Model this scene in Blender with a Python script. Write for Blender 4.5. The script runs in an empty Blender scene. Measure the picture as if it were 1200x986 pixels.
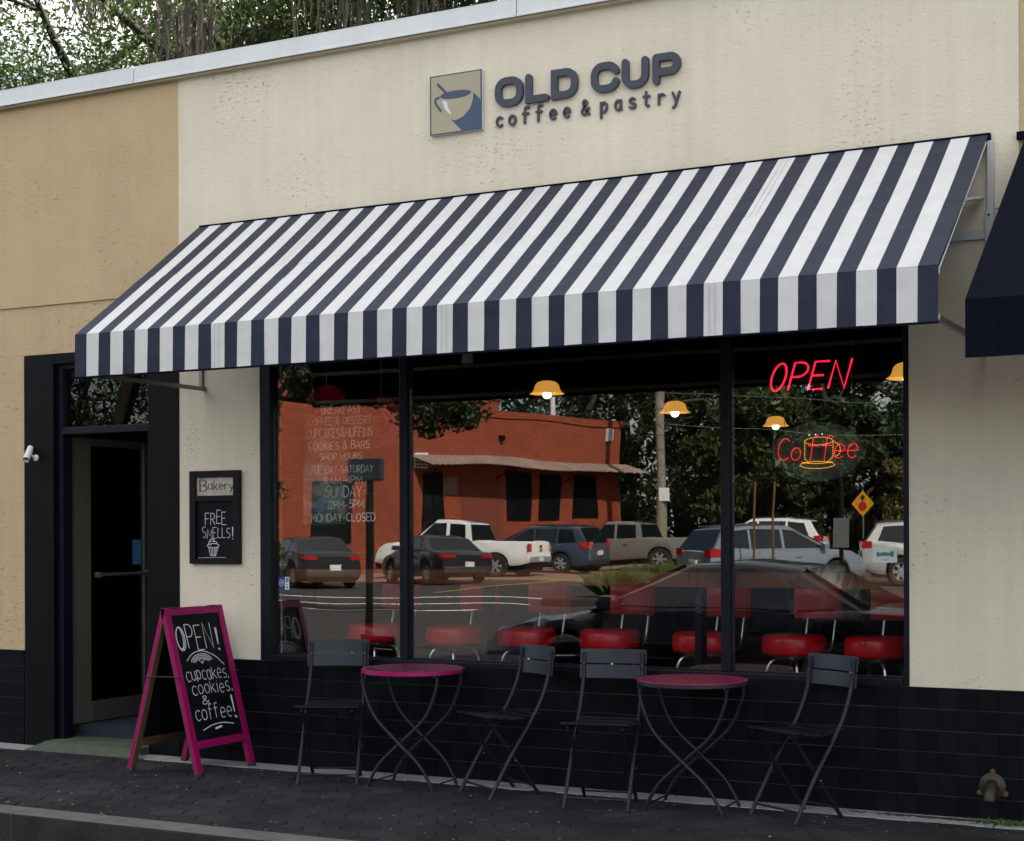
import bpy, bmesh, math, random
import numpy as np
from mathutils import Vector, Matrix
R = math.radians
scn = bpy.context.scene
COL = scn.collection
# ------------------------------------------------------------------ camera
cd = bpy.data.cameras.new('camera'); cam = bpy.data.objects.new('camera', cd); COL.objects.link(cam)
cam.location = (0, -8.6, 1.52)
cam.rotation_mode = 'QUATERNION'
cam.rotation_quaternion = (Matrix.Rotation(R(27.5), 4, 'Z') @ Matrix.Rotation(R(90), 4, 'X') @ Matrix.Rotation(R(-0.2), 4, 'Z')).to_quaternion()
cd.sensor_width = 36; cd.lens = 36*1850/1200; cd.shift_y = 135/1200
cd.clip_start = .1; cd.clip_end = 1000
scn.camera = cam
# ------------------------------------------------------------------ sky and sun
SUN = Vector((.55, .52, .65)).normalized()
w = bpy.data.worlds.new('World'); scn.world = w; w.use_nodes = True
nt = w.node_tree; nt.nodes.clear()
sky = nt.nodes.new('ShaderNodeTexSky'); sky.sky_type = 'NISHITA'; sky.sun_disc = False
sky.sun_elevation = math.asin(SUN.z); sky.sun_rotation = math.atan2(SUN.x, SUN.y)
sky.air_density = 1.0; sky.dust_density = 1.5; sky.ozone_density = 1.0
tc = nt.nodes.new('ShaderNodeTexCoord')
no = nt.nodes.new('ShaderNodeTexNoise'); no.inputs['Scale'].default_value = 3.2; no.inputs['Detail'].default_value = 7
mp = nt.nodes.new('ShaderNodeMapping'); mp.inputs['Scale'].default_value = (1, 1, 2.2)
rp = nt.nodes.new('ShaderNodeValToRGB'); rp.color_ramp.elements[0].position = .36; rp.color_ramp.elements[1].position = .62
mx = nt.nodes.new('ShaderNodeMix'); mx.data_type = 'RGBA'
mx.inputs['B'].default_value = (8.6, 8.3, 7.9, 1)
bg = nt.nodes.new('ShaderNodeBackground'); bg.inputs['Strength'].default_value = .085
wo = nt.nodes.new('ShaderNodeOutputWorld')
L = nt.links.new
L(tc.outputs['Generated'], mp.inputs['Vector']); L(mp.outputs['Vector'], no.inputs['Vector'])
L(no.outputs['Fac'], rp.inputs['Fac']); L(rp.outputs['Color'], mx.inputs['Factor'])
L(sky.outputs['Color'], mx.inputs['A']); L(mx.outputs['Result'], bg.inputs['Color']); L(bg.outputs['Background'], wo.inputs['Surface'])
sd = bpy.data.lights.new('sun', 'SUN'); so = bpy.data.objects.new('sun', sd); COL.objects.link(so)
sd.energy = 4.9; sd.angle = R(.5); sd.color = (1, .93, .82)
so.rotation_euler = (-SUN).to_track_quat('-Z', 'Y').to_euler()
so.location = SUN*60
vs = scn.view_settings; vs.view_transform = 'Standard'; vs.look = 'None'; vs.exposure = 1.62; vs.gamma = 1; vs.use_curve_mapping = False
scn.render.engine = 'CYCLES'
try: scn.cycles.max_bounces = 10; scn.cycles.transparent_max_bounces = 16
except Exception: pass

rng = random.Random(7)
# ------------------------------------------------------------------ materials
def srgb(r, g, b):
    f = lambda c: (c/255/12.92 if c/255 <= .04045 else ((c/255+.055)/1.055)**2.4)
    return (f(r), f(g), f(b))
def mat(name, col, rough=.6, metal=0., var=.0, vscale=6., bump=0., bscale=60., coat=0., spec=.5, emit=None, estr=0., objvar=0., streak=0., transl=0., world=False):
    m = bpy.data.materials.new(name); m.use_nodes = True
    t = m.node_tree; n = t.nodes; b = n['Principled BSDF']; lk = t.links.new
    b.inputs['Base Color'].default_value = (*col, 1); b.inputs['Roughness'].default_value = rough
    b.inputs['Metallic'].default_value = metal; b.inputs['Specular IOR Level'].default_value = spec
    if coat: b.inputs['Coat Weight'].default_value = coat; b.inputs['Coat Roughness'].default_value = .04
    if emit: b.inputs['Emission Color'].default_value = (*emit, 1); b.inputs['Emission Strength'].default_value = estr
    if transl: b.inputs['Transmission Weight'].default_value = 0
    c = n.new('ShaderNodeTexCoord')
    class _G: pass
    if world:
        g_ = n.new('ShaderNodeNewGeometry'); c = _G(); c.outputs = {'Object': g_.outputs['Position']}
    src = None
    def scale_by(sock_fac, lo, hi):
        nonlocal src
        mr = n.new('ShaderNodeMapRange'); mr.inputs['To Min'].default_value = lo; mr.inputs['To Max'].default_value = hi
        lk(sock_fac, mr.inputs['Value'])
        mm = n.new('ShaderNodeMix'); mm.data_type = 'RGBA'; mm.blend_type = 'MULTIPLY'; mm.inputs['Factor'].default_value = 1
        if src: lk(src, mm.inputs['A'])
        else: mm.inputs['A'].default_value = (*col, 1)
        lk(mr.outputs['Result'], mm.inputs['B']); src = mm.outputs['Result']
        return mr
    if var:
        no = n.new('ShaderNodeTexNoise'); no.inputs['Scale'].default_value = vscale; no.inputs['Detail'].default_value = 6; no.inputs['Roughness'].default_value = .65
        lk(c.outputs['Object'], no.inputs['Vector'])
        mr = scale_by(no.outputs['Fac'], 1-var, 1+var); mr.inputs['From Min'].default_value = .25; mr.inputs['From Max'].default_value = .75
    if streak:
        mpp = n.new('ShaderNodeMapping'); mpp.inputs['Scale'].default_value = (7, 7, .35)
        no = n.new('ShaderNodeTexNoise'); no.inputs['Scale'].default_value = 2; no.inputs['Detail'].default_value = 5
        lk(c.outputs['Object'], mpp.inputs['Vector']); lk(mpp.outputs['Vector'], no.inputs['Vector'])
        mr = scale_by(no.outputs['Fac'], 1-streak, 1+streak*.4); mr.inputs['From Min'].default_value = .3; mr.inputs['From Max'].default_value = .7
    if objvar:
        oi = n.new('ShaderNodeObjectInfo'); scale_by(oi.outputs['Random'], 1-objvar, 1+objvar)
    if src: lk(src, b.inputs['Base Color'])
    if bump:
        no = n.new('ShaderNodeTexNoise'); no.inputs['Scale'].default_value = bscale; no.inputs['Detail'].default_value = 5
        lk(c.outputs['Object'], no.inputs['Vector'])
        bp = n.new('ShaderNodeBump'); bp.inputs['Strength'].default_value = 1; bp.inputs['Distance'].default_value = bump
        lk(no.outputs['Fac'], bp.inputs['Height']); lk(bp.outputs['Normal'], b.inputs['Normal'])
    return m
def stucco(name, col, col2):
    """painted stucco: fine grain, sparse dark pits, broad weather blotches"""
    m = mat(name, col, .85, var=.085, vscale=1.1, streak=.05)
    t = m.node_tree; n = t.nodes; lk = t.links.new; b = n['Principled BSDF']; c = [x for x in n if x.type == 'TEX_COORD'][0]
    base = b.inputs['Base Color'].links[0].from_socket
    pit = n.new('ShaderNodeTexNoise'); pit.inputs['Scale'].default_value = 42; pit.inputs['Detail'].default_value = 4; pit.inputs['Roughness'].default_value = .7
    mpp = n.new('ShaderNodeMapping'); mpp.inputs['Scale'].default_value = (.7, 1, 1.5)
    lk(c.outputs['Object'], mpp.inputs['Vector']); lk(mpp.outputs['Vector'], pit.inputs['Vector'])
    area = n.new('ShaderNodeTexNoise'); area.inputs['Scale'].default_value = 1.6; area.inputs['Detail'].default_value = 3
    lk(c.outputs['Object'], area.inputs['Vector'])
    ad = n.new('ShaderNodeMath'); ad.operation = 'MULTIPLY_ADD'; ad.inputs[1].default_value = .28; lk(area.outputs['Fac'], ad.inputs[0]); lk(pit.outputs['Fac'], ad.inputs[2])
    rp = n.new('ShaderNodeValToRGB'); rp.color_ramp.elements[0].position = .77; rp.color_ramp.elements[0].color = (0, 0, 0, 1); rp.color_ramp.elements[1].position = .85
    lk(ad.outputs['Value'], rp.inputs['Fac'])
    mm = n.new('ShaderNodeMix'); mm.data_type = 'RGBA'; mm.inputs['B'].default_value = (*col2, 1)
    lk(rp.outputs['Color'], mm.inputs['Factor']); lk(base, mm.inputs['A']); lk(mm.outputs['Result'], b.inputs['Base Color'])
    fine = n.new('ShaderNodeTexNoise'); fine.inputs['Scale'].default_value = 55; fine.inputs['Detail'].default_value = 6; lk(c.outputs['Object'], fine.inputs['Vector'])
    sb = n.new('ShaderNodeMath'); sb.operation = 'SUBTRACT'; lk(fine.outputs['Fac'], sb.inputs[0]); lk(rp.outputs['Color'], sb.inputs[1])
    bp = n.new('ShaderNodeBump'); bp.inputs['Strength'].default_value = .9; bp.inputs['Distance'].default_value = .004
    lk(sb.outputs['Value'], bp.inputs['Height']); lk(bp.outputs['Normal'], b.inputs['Normal'])
    return m
def glass(name, ior=1.6, tint=(.9, .93, .92), wave=.0012, wscale=1.3, dirt=0.):
    m = bpy.data.materials.new(name); m.use_nodes = True; t = m.node_tree; n = t.nodes; n.clear(); lk = t.links.new
    o = n.new('ShaderNodeOutputMaterial'); mx = n.new('ShaderNodeMixShader'); tr = n.new('ShaderNodeBsdfTransparent'); tr.inputs['Color'].default_value = (*tint, 1)
    gl = n.new('ShaderNodeBsdfGlossy'); gl.inputs['Roughness'].default_value = 0; gl.inputs['Color'].default_value = (1, 1, 1, 1)
    fr = n.new('ShaderNodeFresnel'); fr.inputs['IOR'].default_value = ior
    # same reflectance from both sides of a thin pane
    ge = n.new('ShaderNodeNewGeometry'); mi = n.new('ShaderNodeMix'); mi.data_type = 'FLOAT'; mi.inputs['A'].default_value = ior; mi.inputs['B'].default_value = 1/ior
    lk(ge.outputs['Backfacing'], mi.inputs['Factor']); 
    lk(mi.outputs['Result'], fr.inputs['IOR'])
    lk(fr.outputs['Fac'], mx.inputs['Fac']); lk(tr.outputs[0], mx.inputs[1]); lk(gl.outputs[0], mx.inputs[2]); lk(mx.outputs[0], o.inputs['Surface'])
    if wave:
        c = n.new('ShaderNodeTexCoord'); no = n.new('ShaderNodeTexNoise'); no.inputs['Scale'].default_value = wscale; no.inputs['Detail'].default_value = 1
        lk(c.outputs['Object'], no.inputs['Vector']); bp = n.new('ShaderNodeBump'); bp.inputs['Distance'].default_value = wave; bp.inputs['Strength'].default_value = 1
        lk(no.outputs['Fac'], bp.inputs['Height']); lk(bp.outputs['Normal'], gl.inputs['Normal'])
    return m
def leafmat(name, c1, c2, scale=1.5, tr=.35):
    m = bpy.data.materials.new(name); m.use_nodes = True; t = m.node_tree; n = t.nodes; n.clear(); lk = t.links.new
    o = n.new('ShaderNodeOutputMaterial'); d = n.new('ShaderNodeBsdfPrincipled'); d.inputs['Roughness'].default_value = .5; tl = n.new('ShaderNodeBsdfTranslucent'); mx = n.new('ShaderNodeMixShader'); mx.inputs['Fac'].default_value = tr
    c = n.new('ShaderNodeTexCoord'); no = n.new('ShaderNodeTexNoise'); no.inputs['Scale'].default_value = scale; no.inputs['Detail'].default_value = 5; no.inputs['Roughness'].default_value = .8
    rp = n.new('ShaderNodeValToRGB'); rp.color_ramp.elements[0].position = .35; rp.color_ramp.elements[1].position = .65
    rp.color_ramp.elements[0].color = (*c1, 1); rp.color_ramp.elements[1].color = (*c2, 1)
    lk(c.outputs['Object'], no.inputs['Vector']); lk(no.outputs['Fac'], rp.inputs['Fac']); lk(rp.outputs['Color'], d.inputs['Base Color']); lk(rp.outputs['Color'], tl.inputs['Color'])
    lk(d.outputs[0], mx.inputs[1]); lk(tl.outputs[0], mx.inputs[2]); lk(mx.outputs[0], o.inputs['Surface'])
    return m
def fabric(name, col, dirt=.08, glossy=.45):
    m = mat(name, col, glossy, spec=.22, var=dirt, vscale=9, streak=.05)
    t = m.node_tree; n = t.nodes; lk = t.links.new; b = n['Principled BSDF']; c = [x for x in n if x.type == 'TEX_COORD'][0]
    base = b.inputs['Base Color'].links[0].from_socket
    # pale scuffs and grime specks
    no = n.new('ShaderNodeTexNoise'); no.inputs['Scale'].default_value = 17; no.inputs['Detail'].default_value = 8; no.inputs['Roughness'].default_value = .75
    lk(c.outputs['Object'], no.inputs['Vector'])
    rp = n.new('ShaderNodeValToRGB'); rp.color_ramp.elements[0].position = .69; rp.color_ramp.elements[0].color = (0, 0, 0, 1); rp.color_ramp.elements[1].position = .80; rp.color_ramp.elements[1].color = (.5, .5, .5, 1)
    lk(no.outputs['Fac'], rp.inputs['Fac'])
    mm = n.new('ShaderNodeMix'); mm.data_type = 'RGBA'; mm.inputs['B'].default_value = (.34, .34, .33, 1)
    lk(rp.outputs['Color'], mm.inputs['Factor']); lk(base, mm.inputs['A']); lk(mm.outputs['Result'], b.inputs['Base Color'])
    wv = n.new('ShaderNodeTexNoise'); wv.inputs['Scale'].default_value = 4; lk(c.outputs['Object'], wv.inputs['Vector'])
    bp = n.new('ShaderNodeBump'); bp.inputs['Distance'].default_value = .012; lk(wv.outputs['Fac'], bp.inputs['Height']); lk(bp.outputs['Normal'], b.inputs['Normal'])
    return m

M = {}
M['cream'] = stucco('cream_stucco', (.76, .70, .555), (.60, .54, .42))
M['tan'] = stucco('tan_stucco', (.56, .425, .245), (.44, .335, .20))
M['tile'] = mat('black_tile', (.0035, .0045, .0075), .42, spec=.14, var=.35, vscale=3, objvar=.35, world=True, bump=.0015, bscale=9)
M['grout'] = mat('grout', (.12, .13, .15), .8, var=.4, vscale=10)
M['blackpaint'] = mat('black_paint', (.0035, .004, .005), .5, spec=.12, var=.3, vscale=7, bump=.001, bscale=14)
M['navyframe'] = mat('navy_frame', (.007, .009, .017), .42, spec=.2, var=.25, vscale=10)
M['coping'] = mat('coping_metal', (.76, .79, .79), .5, metal=0., var=.05, vscale=3, streak=.05, bump=.002, bscale=7)
M['lip'] = mat('coping_lip', (.50, .44, .33), .7, var=.1)
M['white_fabric'] = fabric('awning_white', (.67, .67, .66), .06)
M['navy_fabric'] = fabric('awning_navy', (.019, .025, .050), .18)
M['navy_plain'] = mat('navy_plain_fabric', (.0035, .005, .012), .9, spec=.1, var=.2, vscale=20)
M['white_metal'] = mat('white_metal', (.55, .56, .57), .45, var=.1, vscale=12)
M['sign_navy'] = mat('sign_navy', (.040, .047, .070), .4, var=.1)
M['sign_tan'] = mat('plaque_tan', (.42, .38, .255), .5, var=.08, vscale=5)
M['plaque_navy'] = mat('plaque_navy', (.05, .075, .15), .45, var=.12)
M['white'] = mat('white_paint', (.75, .75, .75), .5)
M['chalkbright'] = mat('bright_chalk', (.88, .89, .90), .9, var=.2, vscale=60)
M['chalk'] = mat('chalk', (.70, .71, .73), .9, var=.45, vscale=90)
M['slate'] = mat('slate', (.0045, .005, .008), .6, spec=.15, var=.5, vscale=12)
M['pink'] = mat('magenta_paint', (.30, .005, .10), .45, spec=.3, var=.16, vscale=18, bump=.001, bscale=30)
M['plum'] = mat('plum_slat', (.055, .004, .018), .5, spec=.25, var=.3, vscale=20)
M['pinkrib'] = mat('pale_pink_rib', (.26, .05, .09), .6, var=.3, vscale=30)
M['pinkmesh'] = mat('magenta_mesh', (.26, .014, .06), .5, spec=.3, var=.3, vscale=30)
M['rawwood'] = mat('raw_wood', (.10, .058, .024), .7, var=.3, vscale=25)
M['rubber'] = mat('rubber', (.012, .012, .013), .7)
M['chairseat'] = mat('chair_seat_shaded', (.008, .009, .013), .5, spec=.2, var=.2, vscale=14)  # seat darker than the sky-facing backs; that shade is put into the colour
M['chair'] = mat('chair_grey_metal', (.026, .031, .044), .42, spec=.35, var=.12, vscale=14)
M['chairdark'] = mat('chair_tube_shaded', (.010, .012, .021), .42, spec=.3, var=.2, vscale=14)  # tubes darkened like the seat, shade put into the colour
M['tabletube'] = mat('table_tube', (.016, .017, .030), .45, spec=.3, var=.3, vscale=12)
M['tubepink'] = mat('table_tube_pink', (.019, .010, .024), .45, spec=.3, var=.6, vscale=6)
M['asphalt'] = mat('asphalt', (.032, .028, .027), .9, var=.3, vscale=.5, bump=.004, bscale=90)
M['paver'] = mat('paver', (.024, .0243, .029), .9, spec=.2, var=.6, vscale=1.7, world=True, bump=.003, bscale=120, objvar=.22)
M['joint'] = mat('joint_sand', (.022, .022, .024), 1, spec=.1)
M['concrete'] = mat('concrete', (.30, .31, .30), .85, var=.3, vscale=6, bump=.002, bscale=60)
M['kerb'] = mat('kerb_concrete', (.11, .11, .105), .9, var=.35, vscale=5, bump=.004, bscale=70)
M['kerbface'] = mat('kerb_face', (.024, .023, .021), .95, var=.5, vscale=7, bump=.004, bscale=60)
M['mint'] = mat('green_threshold', (.075, .09, .062), .85, var=.3, vscale=8)
M['mat_blue'] = mat('blue_mat', (.014, .027, .042), .95, var=.2, vscale=30)
M['alu'] = mat('aluminium', (.25, .25, .25), .4, metal=.7, var=.1)
M['beige'] = mat('beige_panel', (.10, .095, .075), .7, var=.1)
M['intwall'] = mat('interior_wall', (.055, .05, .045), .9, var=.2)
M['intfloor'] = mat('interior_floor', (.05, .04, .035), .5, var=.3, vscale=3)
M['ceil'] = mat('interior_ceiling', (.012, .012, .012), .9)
M['wood'] = mat('counter_wood', (.20, .062, .022), .55, spec=.25, var=.28, vscale=4, streak=.0)
M['red'] = mat('red_vinyl', (.80, .010, .018), .32, var=.06, coat=.2)
M['chrome'] = mat('chrome', (.9, .9, .91), .28, metal=1)
M['black'] = mat('black', (.005, .005, .006), .45, spec=.2)
M['neon'] = mat('neon_red', (.4, .02, .03), .5, emit=(1, .012, .05), estr=.75)
M['ledred'] = mat('led_red', (.3, .01, .01), .5, emit=(1, .012, .03), estr=.85)
M['ledamb'] = mat('led_amber', (.3, .15, .01), .5, emit=(1, .40, .05), estr=.75)
M['ledwhite'] = mat('led_white', (.5, .5, .5), .5, emit=(.7, .85, 1), estr=.8)
M['ovalback'] = mat('oval_back', (.06, .075, .062), .25, var=.6, vscale=9)
M['amber'] = mat('amber_shade', (.55, .27, .05), .35, emit=(1, .44, .07), estr=.27, var=.15, vscale=14)
M['bulb'] = mat('bulb', (1, .9, .7), .5, emit=(1, .88, .62), estr=5)
M['magenta_paper'] = mat('magenta_paper', (.75, .012, .12), .8)
M['chevron_paper'] = mat('chevron_paper', (.7, .35, .38), .8)
M['sticker_blue'] = mat('sticker_blue', (.02, .04, .22), .5)
M['sticker_lb'] = mat('sticker_light_blue', (.08, .30, .65), .5)
M['sticker_green'] = mat('sticker_green', (.05, .22, .14), .5)
M['paper'] = mat('paper', (.62, .66, .66), .7, var=.08)
M['bronze'] = mat('weathered_brass', (.045, .040, .030), .5, metal=.5, var=.4, vscale=25)
M['rust'] = mat('rusty', (.10, .05, .03), .8, var=.4)
M['glass'] = glass('shop_glass', 1.95)
M['glass2'] = glass('door_glass', 1.5, (.55, .58, .56), .0008, 2)
M['acrylic'] = mat('menu_board', (.006, .007, .008), .03, spec=.9)
M['leaflitter'] = mat('leaf_litter', (.26, .17, .09), .9, var=.6, vscale=40)
M['litterdark'] = mat('leaf_litter_dark', (.06, .03, .02), .9, var=.6, vscale=20)
M['weed'] = mat('weed', (.06, .11, .02), .8)
M['plaqueedge'] = mat('plaque_edge', (.55, .55, .55), .5)
M['bark'] = mat('bark', (.045, .036, .028), .95, var=.4, vscale=4, bump=.02, bscale=10)
M['moss'] = mat('spanish_moss', (.13, .12, .095), 1, var=.35, vscale=3)
M['oak'] = leafmat('oak_leaves', (.015, .036, .008), (.10, .145, .026), 1.1, .38)
M['leafA'] = leafmat('leaves_dark', (.008, .019, .005), (.032, .056, .011), .9, .25)
M['leafB'] = leafmat('leaves_mid', (.015, .033, .007), (.055, .082, .017), .9, .3)
M['leafC'] = leafmat('leaves_yellow', (.05, .055, .010), (.13, .115, .022), .9, .3)
M['grassc'] = leafmat('grass_clump', (.04, .08, .02), (.13, .15, .05), 3, .3)
M['yellow'] = mat('road_yellow', (.55, .32, .02), .7, var=.15, vscale=4)
M['roadwhite'] = mat('road_white', (.80, .80, .78), .7, var=.15, vscale=4)
M['sandlot'] = mat('parking_apron', (.20, .125, .085), .95, var=.2, vscale=.8)
M['lawn'] = mat('lawn', (.035, .06, .014), .95, var=.4, vscale=.6)
M['post_wood'] = mat('pole_wood', (.20, .175, .13), .9, var=.25, vscale=3)
M['yellowpost'] = mat('yellow_post', (.11, .062, .012), .6)
M['signyellow'] = mat('sign_yellow', (.75, .33, .01), .5)
M['signred'] = mat('sign_red', (.45, .02, .015), .5)
M['tinroof'] = mat('tin_awning', (.30, .22, .185), .55, var=.25, vscale=1.2)
M['darkwin'] = mat('dark_window', (.006, .007, .008), .1)
M['panel_brown'] = mat('brown_panel', (.16, .035, .02), .8, var=.2)
def brickmat():
    m = mat('red_brick', (.42, .085, .03), .9); t = m.node_tree; n = t.nodes; lk = t.links.new; b = n['Principled BSDF']
    c = n.new('ShaderNodeTexCoord'); sp = n.new('ShaderNodeSeparateXYZ'); cb = n.new('ShaderNodeCombineXYZ'); lk(c.outputs['Object'], sp.inputs[0])
    ad = n.new('ShaderNodeMath'); ad.operation = 'ADD'; lk(sp.outputs['X'], ad.inputs[0]); lk(sp.outputs['Y'], ad.inputs[1]); lk(ad.outputs[0], cb.inputs['X']); lk(sp.outputs['Z'], cb.inputs['Y'])
    br = n.new('ShaderNodeTexBrick'); br.inputs['Scale'].default_value = 1; br.inputs['Brick Width'].default_value = .42; br.inputs['Row Height'].default_value = .15; br.inputs['Mortar Size'].default_value = .018
    br.inputs['Color1'].default_value = (.28, .056, .021, 1); br.inputs['Color2'].default_value = (.21, .039, .016, 1); br.inputs['Mortar'].default_value = (.17, .036, .017, 1)
    lk(cb.outputs[0], br.inputs['Vector'])
    no = n.new('ShaderNodeTexNoise'); no.inputs['Scale'].default_value = .6; no.inputs['Detail'].default_value = 6; lk(c.outputs['Object'], no.inputs['Vector'])
    mr = n.new('ShaderNodeMapRange'); mr.inputs['To Min'].default_value = .75; mr.inputs['To Max'].default_value = 1.25; lk(no.outputs['Fac'], mr.inputs['Value'])
    mm = n.new('ShaderNodeMix'); mm.data_type = 'RGBA'; mm.blend_type = 'MULTIPLY'; mm.inputs['Factor'].default_value = 1
    lk(br.outputs['Color'], mm.inputs['A']); lk(mr.outputs['Result'], mm.inputs['B']); lk(mm.outputs['Result'], b.inputs['Base Color'])
    return m
M['brick'] = brickmat()
def paint(name, col, metal=.0, rough=.35): return mat(name, col, rough, metal=metal, coat=.9, var=.03, vscale=2)

# ------------------------------------------------------------------ geometry helpers
class MB:
    def __init__(s): s.v = []; s.f = []; s.m = []
    def add(s, vs, fs, mi=0):
        o = len(s.v); s.v += [tuple(v) for v in vs]; s.f += [tuple(i+o for i in f) for f in fs]; s.m += [mi]*len(fs); return s
    def box(s, x0, x1, y0, y1, z0, z1, mi=0, bev=0.):
        if not bev:
            vs = [(x, y, z) for x in (x0, x1) for y in (y0, y1) for z in (z0, z1)]
            return s.add(vs, [(0, 1, 3, 2), (4, 6, 7, 5), (0, 4, 5, 1), (2, 3, 7, 6), (0, 2, 6, 4), (1, 5, 7, 3)], mi)
        bm = bmesh.new(); bmesh.ops.create_cube(bm, size=1)
        for v in bm.verts: v.co = Vector((x0+(v.co.x+.5)*(x1-x0), y0+(v.co.y+.5)*(y1-y0), z0+(v.co.z+.5)*(z1-z0)))
        bmesh.ops.bevel(bm, geom=bm.edges[:], offset=bev, segments=2, affect='EDGES', profile=.6)
        bm.verts.index_update(); vs = [tuple(v.co) for v in bm.verts]; fs = [tuple(v.index for v in f.verts) for f in bm.faces]; bm.free()
        return s.add(vs, fs, mi)
    def tube(s, pts, r, n=8, mi=0, caps=True, flat=1.):
        pts = [Vector(p) for p in pts]; rs = r if isinstance(r, (list, tuple)) else [r]*len(pts)
        vs = []; prev = None
        for i, p in enumerate(pts):
            t = (pts[min(i+1, len(pts)-1)]-pts[max(i-1, 0)]).normalized()
            if prev is None:
                a = Vector((0, 0, 1)) if abs(t.z) < .9 else Vector((1, 0, 0)); u = t.cross(a).normalized()
            else: u = (prev-t*prev.dot(t)).normalized()
            prev = u; v = t.cross(u)
            vs += [p+(u*math.cos(2*math.pi*k/n)+v*math.sin(2*math.pi*k/n)*flat)*rs[i] for k in range(n)]
        fs = [(i*n+k, i*n+(k+1) % n, (i+1)*n+(k+1) % n, (i+1)*n+k) for i in range(len(pts)-1) for k in range(n)]
        if caps: fs += [tuple(range(n))[::-1], tuple((len(pts)-1)*n+k for k in range(n))]
        return s.add(vs, fs, mi)
    def lathe(s, prof, n=24, c=(0, 0, 0), axis='Z', mi=0, closed=False):
        vs = []
        for (r, z) in prof:
            for k in range(n):
                a = 2*math.pi*k/n; x, y = r*math.cos(a), r*math.sin(a)
                p = (x, y, z) if axis == 'Z' else ((x, z, y) if axis == 'Y' else (z, x, y))
                vs.append((p[0]+c[0], p[1]+c[1], p[2]+c[2]))
        m = len(prof); fs = [(i*n+k, i*n+(k+1) % n, ((i+1) % m)*n+(k+1) % n, ((i+1) % m)*n+k) for i in range(m if closed else m-1) for k in range(n)]
        if not closed:
            if prof[0][0] > 1e-6: fs.append(tuple(range(n))[::-1])
            if prof[-1][0] > 1e-6: fs.append(tuple((m-1)*n+k for k in range(n)))
        return s.add(vs, fs, mi)
    def prism(s, poly, fr, d0, d1, mi=0):
        """poly in (u,v) of a frame (origin,u,v,n), extruded from d0 to d1 along n"""
        o, u, v, n = fr; k = len(poly)
        vs = [o+u*a+v*b+n*d0 for a, b in poly]+[o+u*a+v*b+n*d1 for a, b in poly]
        fs = [tuple(range(k))[::-1], tuple(range(k, 2*k))]+[(i, (i+1) % k, k+(i+1) % k, k+i) for i in range(k)]
        return s.add(vs, fs, mi)
    def build(s, name, mats, parent=None, smooth=False, angle=35):
        me = bpy.data.meshes.new(name); me.from_pydata([tuple(v) for v in s.v], [], s.f)
        ms = mats if isinstance(mats, (list, tuple)) else [mats]
        for m in ms: me.materials.append(m)
        if len(ms) > 1: me.polygons.foreach_set('material_index', s.m)
        bm = bmesh.new(); bm.from_mesh(me); bmesh.ops.recalc_face_normals(bm, faces=bm.faces[:]); bm.to_mesh(me); bm.free()
        if smooth:
            me.polygons.foreach_set('use_smooth', [True]*len(me.polygons)); me.set_sharp_from_angle(angle=R(angle))
        me.update(); o = bpy.data.objects.new(name, me); COL.objects.link(o)
        if parent: o.parent = parent
        return o
def tag(o, label=None, cat=None, group=None, kind=None):
    if label: o['label'] = label
    if cat: o['category'] = cat
    if group: o['group'] = group
    if kind: o['kind'] = kind
    return o
def thing(name, label, cat, loc=(0, 0, 0), rz=0., group=None):
    o = bpy.data.objects.new(name, None); COL.objects.link(o); o.location = loc; o.rotation_euler = (0, 0, rz); o.empty_display_size = .2
    return tag(o, label, cat, group)
def copy_tree(o, parent=None):
    c = o.copy(); COL.objects.link(c)
    for k in list(o.keys()): c[k] = o[k]
    if parent: c.parent = parent; c.matrix_parent_inverse = o.matrix_parent_inverse.copy()
    for ch in list(o.children): copy_tree(ch, c)
    return c
def shared(name, mesh, parent, loc, rot=(0, 0, 0), kind=None):
    o = bpy.data.objects.new(name, mesh); COL.objects.link(o); o.location = loc; o.rotation_euler = rot
    if parent: o.parent = parent
    return o
def arc(cx, cy, rx, ry, a0, a1, n=9): return [(cx+rx*math.cos(R(a0+(a1-a0)*i/(n-1))), cy+ry*math.sin(R(a0+(a1-a0)*i/(n-1)))) for i in range(n)]
def bez(pts, n=8):
    """Catmull-Rom through the points"""
    P = [Vector(p) for p in pts]; P = [P[0]*2-P[1]]+P+[P[-1]*2-P[-2]]; out = []
    for i in range(1, len(P)-2):
        for k in range(n):
            t = k/n; a, b, c, d = P[i-1:i+3]
            out.append(.5*((2*b)+(c-a)*t+(2*a-5*b+4*c-d)*t*t+(3*b-a-3*c+d)*t**3))
    return out+[P[-2]]

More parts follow.
